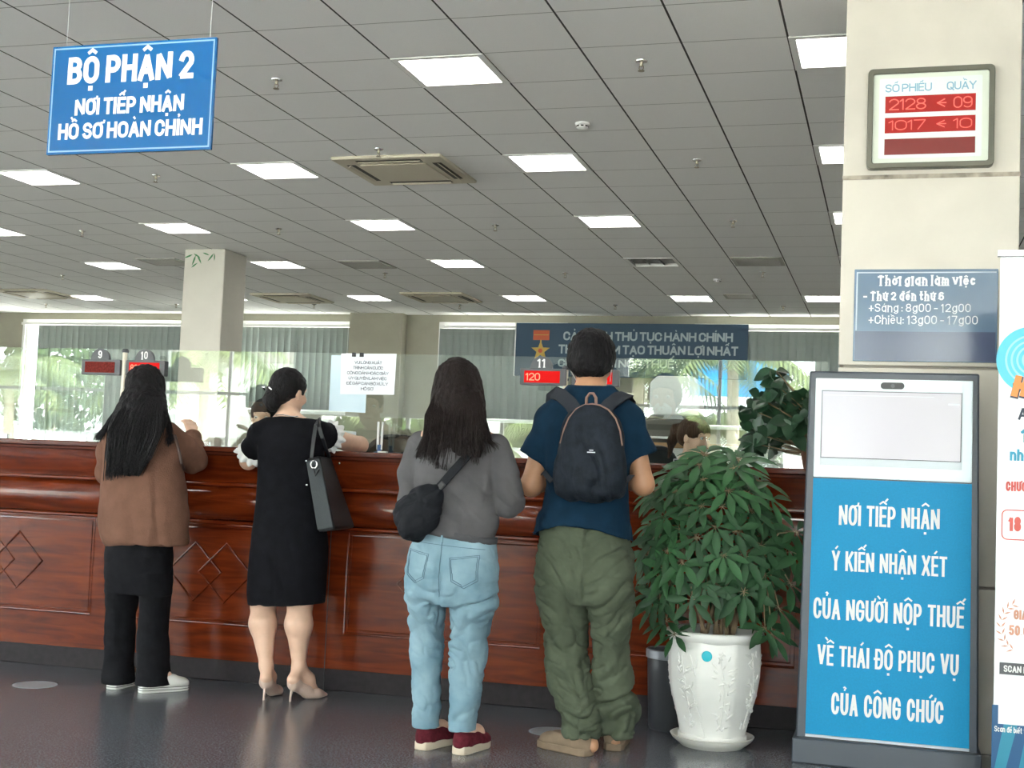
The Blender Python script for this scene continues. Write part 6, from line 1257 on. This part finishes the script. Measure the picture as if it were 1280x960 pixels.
# handbag on her right shoulder
mat('bag_leather', (.006, .008, .010), .5, bump=(140, .15)); mat('bag_side', (.016, .023, .027), .55, bump=(140, .2)); mat('ring_metal', (.6, .6, .6), .25, metal=1)
t = thing('handbag', 'black leather shoulder bag hanging from the right shoulder of the woman in black', 'handbag', (-2.79, 5.74, 0))
A_, B_, C_, D_ = P(.066, 1.145, -.10), P(.140, 1.165, -.09), P(.236, .815, -.10), P(.150, .795, -.11)
fA, fB, fC, fD = P(.175, 1.155, .16), P(.20, 1.16, .16), P(.345, .83, .20), P(.30, .82, .20)
vs = [A_, B_, C_, D_, fA, fB, fC, fD]; bm_ = MB().add(vs, [(0, 3, 2, 1), (4, 5, 6, 7), (0, 1, 5, 4), (1, 2, 6, 5), (2, 3, 7, 6), (3, 0, 4, 7)]); bm_.build('bag_body', 'bag_leather', t, bevel=.012)
k = .0; g_ = [Vector(p)+Vector((.0, -.004, 0)) for p in (A_, B_, C_, D_)]; c_ = sum(g_, Vector())/4; g_ = [c_+(p-c_)*.93 for p in g_]; MB().add([tuple(p) for p in g_]+[tuple(p+Vector((0, .003, 0))) for p in g_], [(0, 3, 2, 1), (0, 1, 5, 4), (1, 2, 6, 5), (2, 3, 7, 6), (3, 0, 4, 7)]).build('side_gusset', 'bag_side', t, bevel=.002)
rc_ = Vector(P(.112, 1.12, -.112)); MB().tube([rc_+Vector((.016*math.cos(a), 0, .018*math.sin(a))) for a in np.linspace(0, 2*PI, 18)], .0035, 8).build('ring', 'ring_metal', t)
MB().tube([rc_+Vector((0, -.002, -.018)), rc_+Vector((.012, -.003, -.05)), rc_+Vector((.03, -.002, -.02))], .006, 8).build('tassel', 'bag_leather', t)
for a_ in ((.071, 1.135, -.11), (.080, 1.02, -.115), (.245, 1.13, .10)): MB().lathe([(.006*math.sin(u), -.006*math.cos(u)) for u in np.linspace(0, PI, 8)], P(*a_), 10).build('stud', 'ring_metal', t)
strap([P(.098, 1.15, -.10), P(.104, 1.24, -.098), P(.112, 1.31, -.072), P(.122, 1.338, .0), P(.13, 1.31, .08), P(.16, 1.15, .10)], .018, 'bag_leather', 'handle', t, .006)
strap([P(.190, 1.155, .06), P(.150, 1.25, -.085), P(.130, 1.30, -.085), P(.126, 1.342, -.005), P(.14, 1.31, .09), P(.19, 1.16, .12)], .018, 'bag_leather', 'handle', t, .006)

# ------------------------------------------------------------------ two clerks behind the glass
mat('shirt_white', (.74, .75, .76), .85, bump=(200, .1)); mat('mask_black', (.012, .012, .014), .8); mat('trouser_navy', (.02, .025, .05), .9)
def clerk(label, X, Y, face, pitch, skin, hair, tail, ht, seed):
    """seated clerk; face = heading of the body, radians clockwise from +y"""
    r = thing('person', label, 'person', (X, Y, .006), -face); z = ht-1.30
    J = dict(head=(0, .05, 1.19+z), neck=(0, 0, 1.03+z), shL=(-.16, 0, .965+z), shR=(.16, 0, .965+z), elL=(-.21, .08, .72+z), elR=(.21, .08, .72+z), wrL=(-.10, .30, .76+z), wrR=(.10, .30, .76+z), hipL=(-.09, -.02, .53), hipR=(.09, -.02, .53), knL=(-.11, .40, .51), knR=(.11, .40, .51), anL=(-.11, .40, .09), anR=(.11, .40, .09), heelL=(-.11, .36, .035), heelR=(.11, .36, .035), toeL=(-.11, .55, .03), toeR=(.11, .55, .03), nk=.9)
    S = Sculpt((-.4, -.3, -.01), (.4, .75, 1.5), .007); add_trunk(S, J, .092, .08); add_limbs(S, J, (.042, .036, .034, .025), (.07, .05, .045, .032)); M, q = add_head(S, J['head'], 0, pitch, 0, .96)
    add_hand(S, J['wrL'], (.2, .95, -.1), (0, .1, 1), -1, .4, .9); add_hand(S, J['wrR'], (-.2, .95, -.1), (0, .1, 1), 1, .4, .9); S.build('body', skin, r); add_face(r, M, q, hair, .96)
    S = Sculpt((-.42, -.3, .45), (.42, .5, 1.4), .007); zz = z
    S.loft([(.52, 0, -.01, .17, .125), (.65, 0, .0, .155, .115), (.80+zz, 0, .0, .175, .12), (.93+zz, 0, .0, .185, .11), (1.0+zz, 0, .0, .12, .085), (1.035+zz, 0, .0, .075, .07)], .03)
    for s in 'LR': S.chain([J['sh'+s], J['el'+s], tuple(np.array(J['el'+s])*.25+np.array(J['wr'+s])*.75)], [.056, .052, .042], .02)
    S.build('shirt', 'shirt_white', r, disp=folds(.007, 12, .5, seed)); MB().lathe([(.060, 1.015+z), (.068, 1.02+z), (.060, 1.062+z), (.054, 1.06+z)], (0, .005, 0), 24).build('collar', 'shirt_white', r, solid=.003)
    S = Sculpt((-.3, -.25, .05), (.3, .6, .7), .008)
    for s in 'LR': S.chain([J['hip'+s], J['kn'+s], (J['an'+s][0], J['an'+s][1], .12)], [.105, .078, .062], .03)
    S.build('trousers', 'trouser_navy', r)
    for s in (-1, 1): sneaker(r, (s*.11, .33, 0), 0, .24, 'black_plastic', 'sole_dark', .024, .08)
    H = Sculpt((-.25, -.3, 1.0+z), (.25, .3, 1.45+z), .005); H.ell(q(0, -.016, .036), [.080, .102, .088], .02, np.array(M)); H.ell(q(0, -.06, -.01), [.068, .05, .055], .03, np.array(M)); Mi_, c_ = np.array(M).T, np.array(J['head'])
    def hc(x, y, z_):
        a, b2, c = x-c_[0], y-c_[1], z_-c_[2]; ly = Mi_[1, 0]*a+Mi_[1, 1]*b2+Mi_[1, 2]*c; lz = Mi_[2, 0]*a+Mi_[2, 1]*b2+Mi_[2, 2]*c; return np.where(ly > -.02, np.maximum(ly-.06-np.maximum(lz-.03, 0)*1.6, np.where(ly > .01, -lz, -1)), -1.0)
    H.cut(hc)
    if tail: H.chain([q(0, -.105, .05), q(0, -.150, .02), q(0, -.165, -.06), q(.01, -.155, -.16)], [.024, .030, .026, .008], .015)
    H.build('hair', hair, r, disp=lambda V: .003*vnoise(V*np.array([90, 90, 25]), seed))
    if not tail:
        S = Sculpt((-.2, -.1, 1.0+z), (.2, .3, 1.3+z), .004); S.ell(q(0, .055, -.058), [.060, .064, .056], .02, np.array(M)); S.shell(.004); f0 = np.array(q(0, .03, 0)); S.cut(lambda x, y, z_: f0[1]-y+0*x+0*z_); S.build('face_mask', 'mask_black', r)
        for s in (-1, 1): MB().tube([q(s*.056, .045, -.03), q(s*.075, .01, -.012), q(s*.078, -.018, .012)], .002, 5).build('mask_strap', 'mask_black', r)
    return r
clerk('seated clerk in black face mask and white shirt, half hidden behind the woman in black', -3.62, 7.05, PI-.25, .12, 'skin_fair', 'hair_black', False, 1.485, 5)
office_chair('black office chair under the masked clerk', (-3.62, 7.05, .006), -(PI-.25)+PI)
clerk('seated clerk with brown ponytail and white shirt behind the glass, above the potted plant', -1.150, 7.55, PI*.5+.5, .22, 'skin_fair', 'hair_brown', True, 1.47, 6)
office_chair('black office chair under the clerk with the ponytail', (-1.150, 7.55, .006), -(PI*.5+.55)+PI)
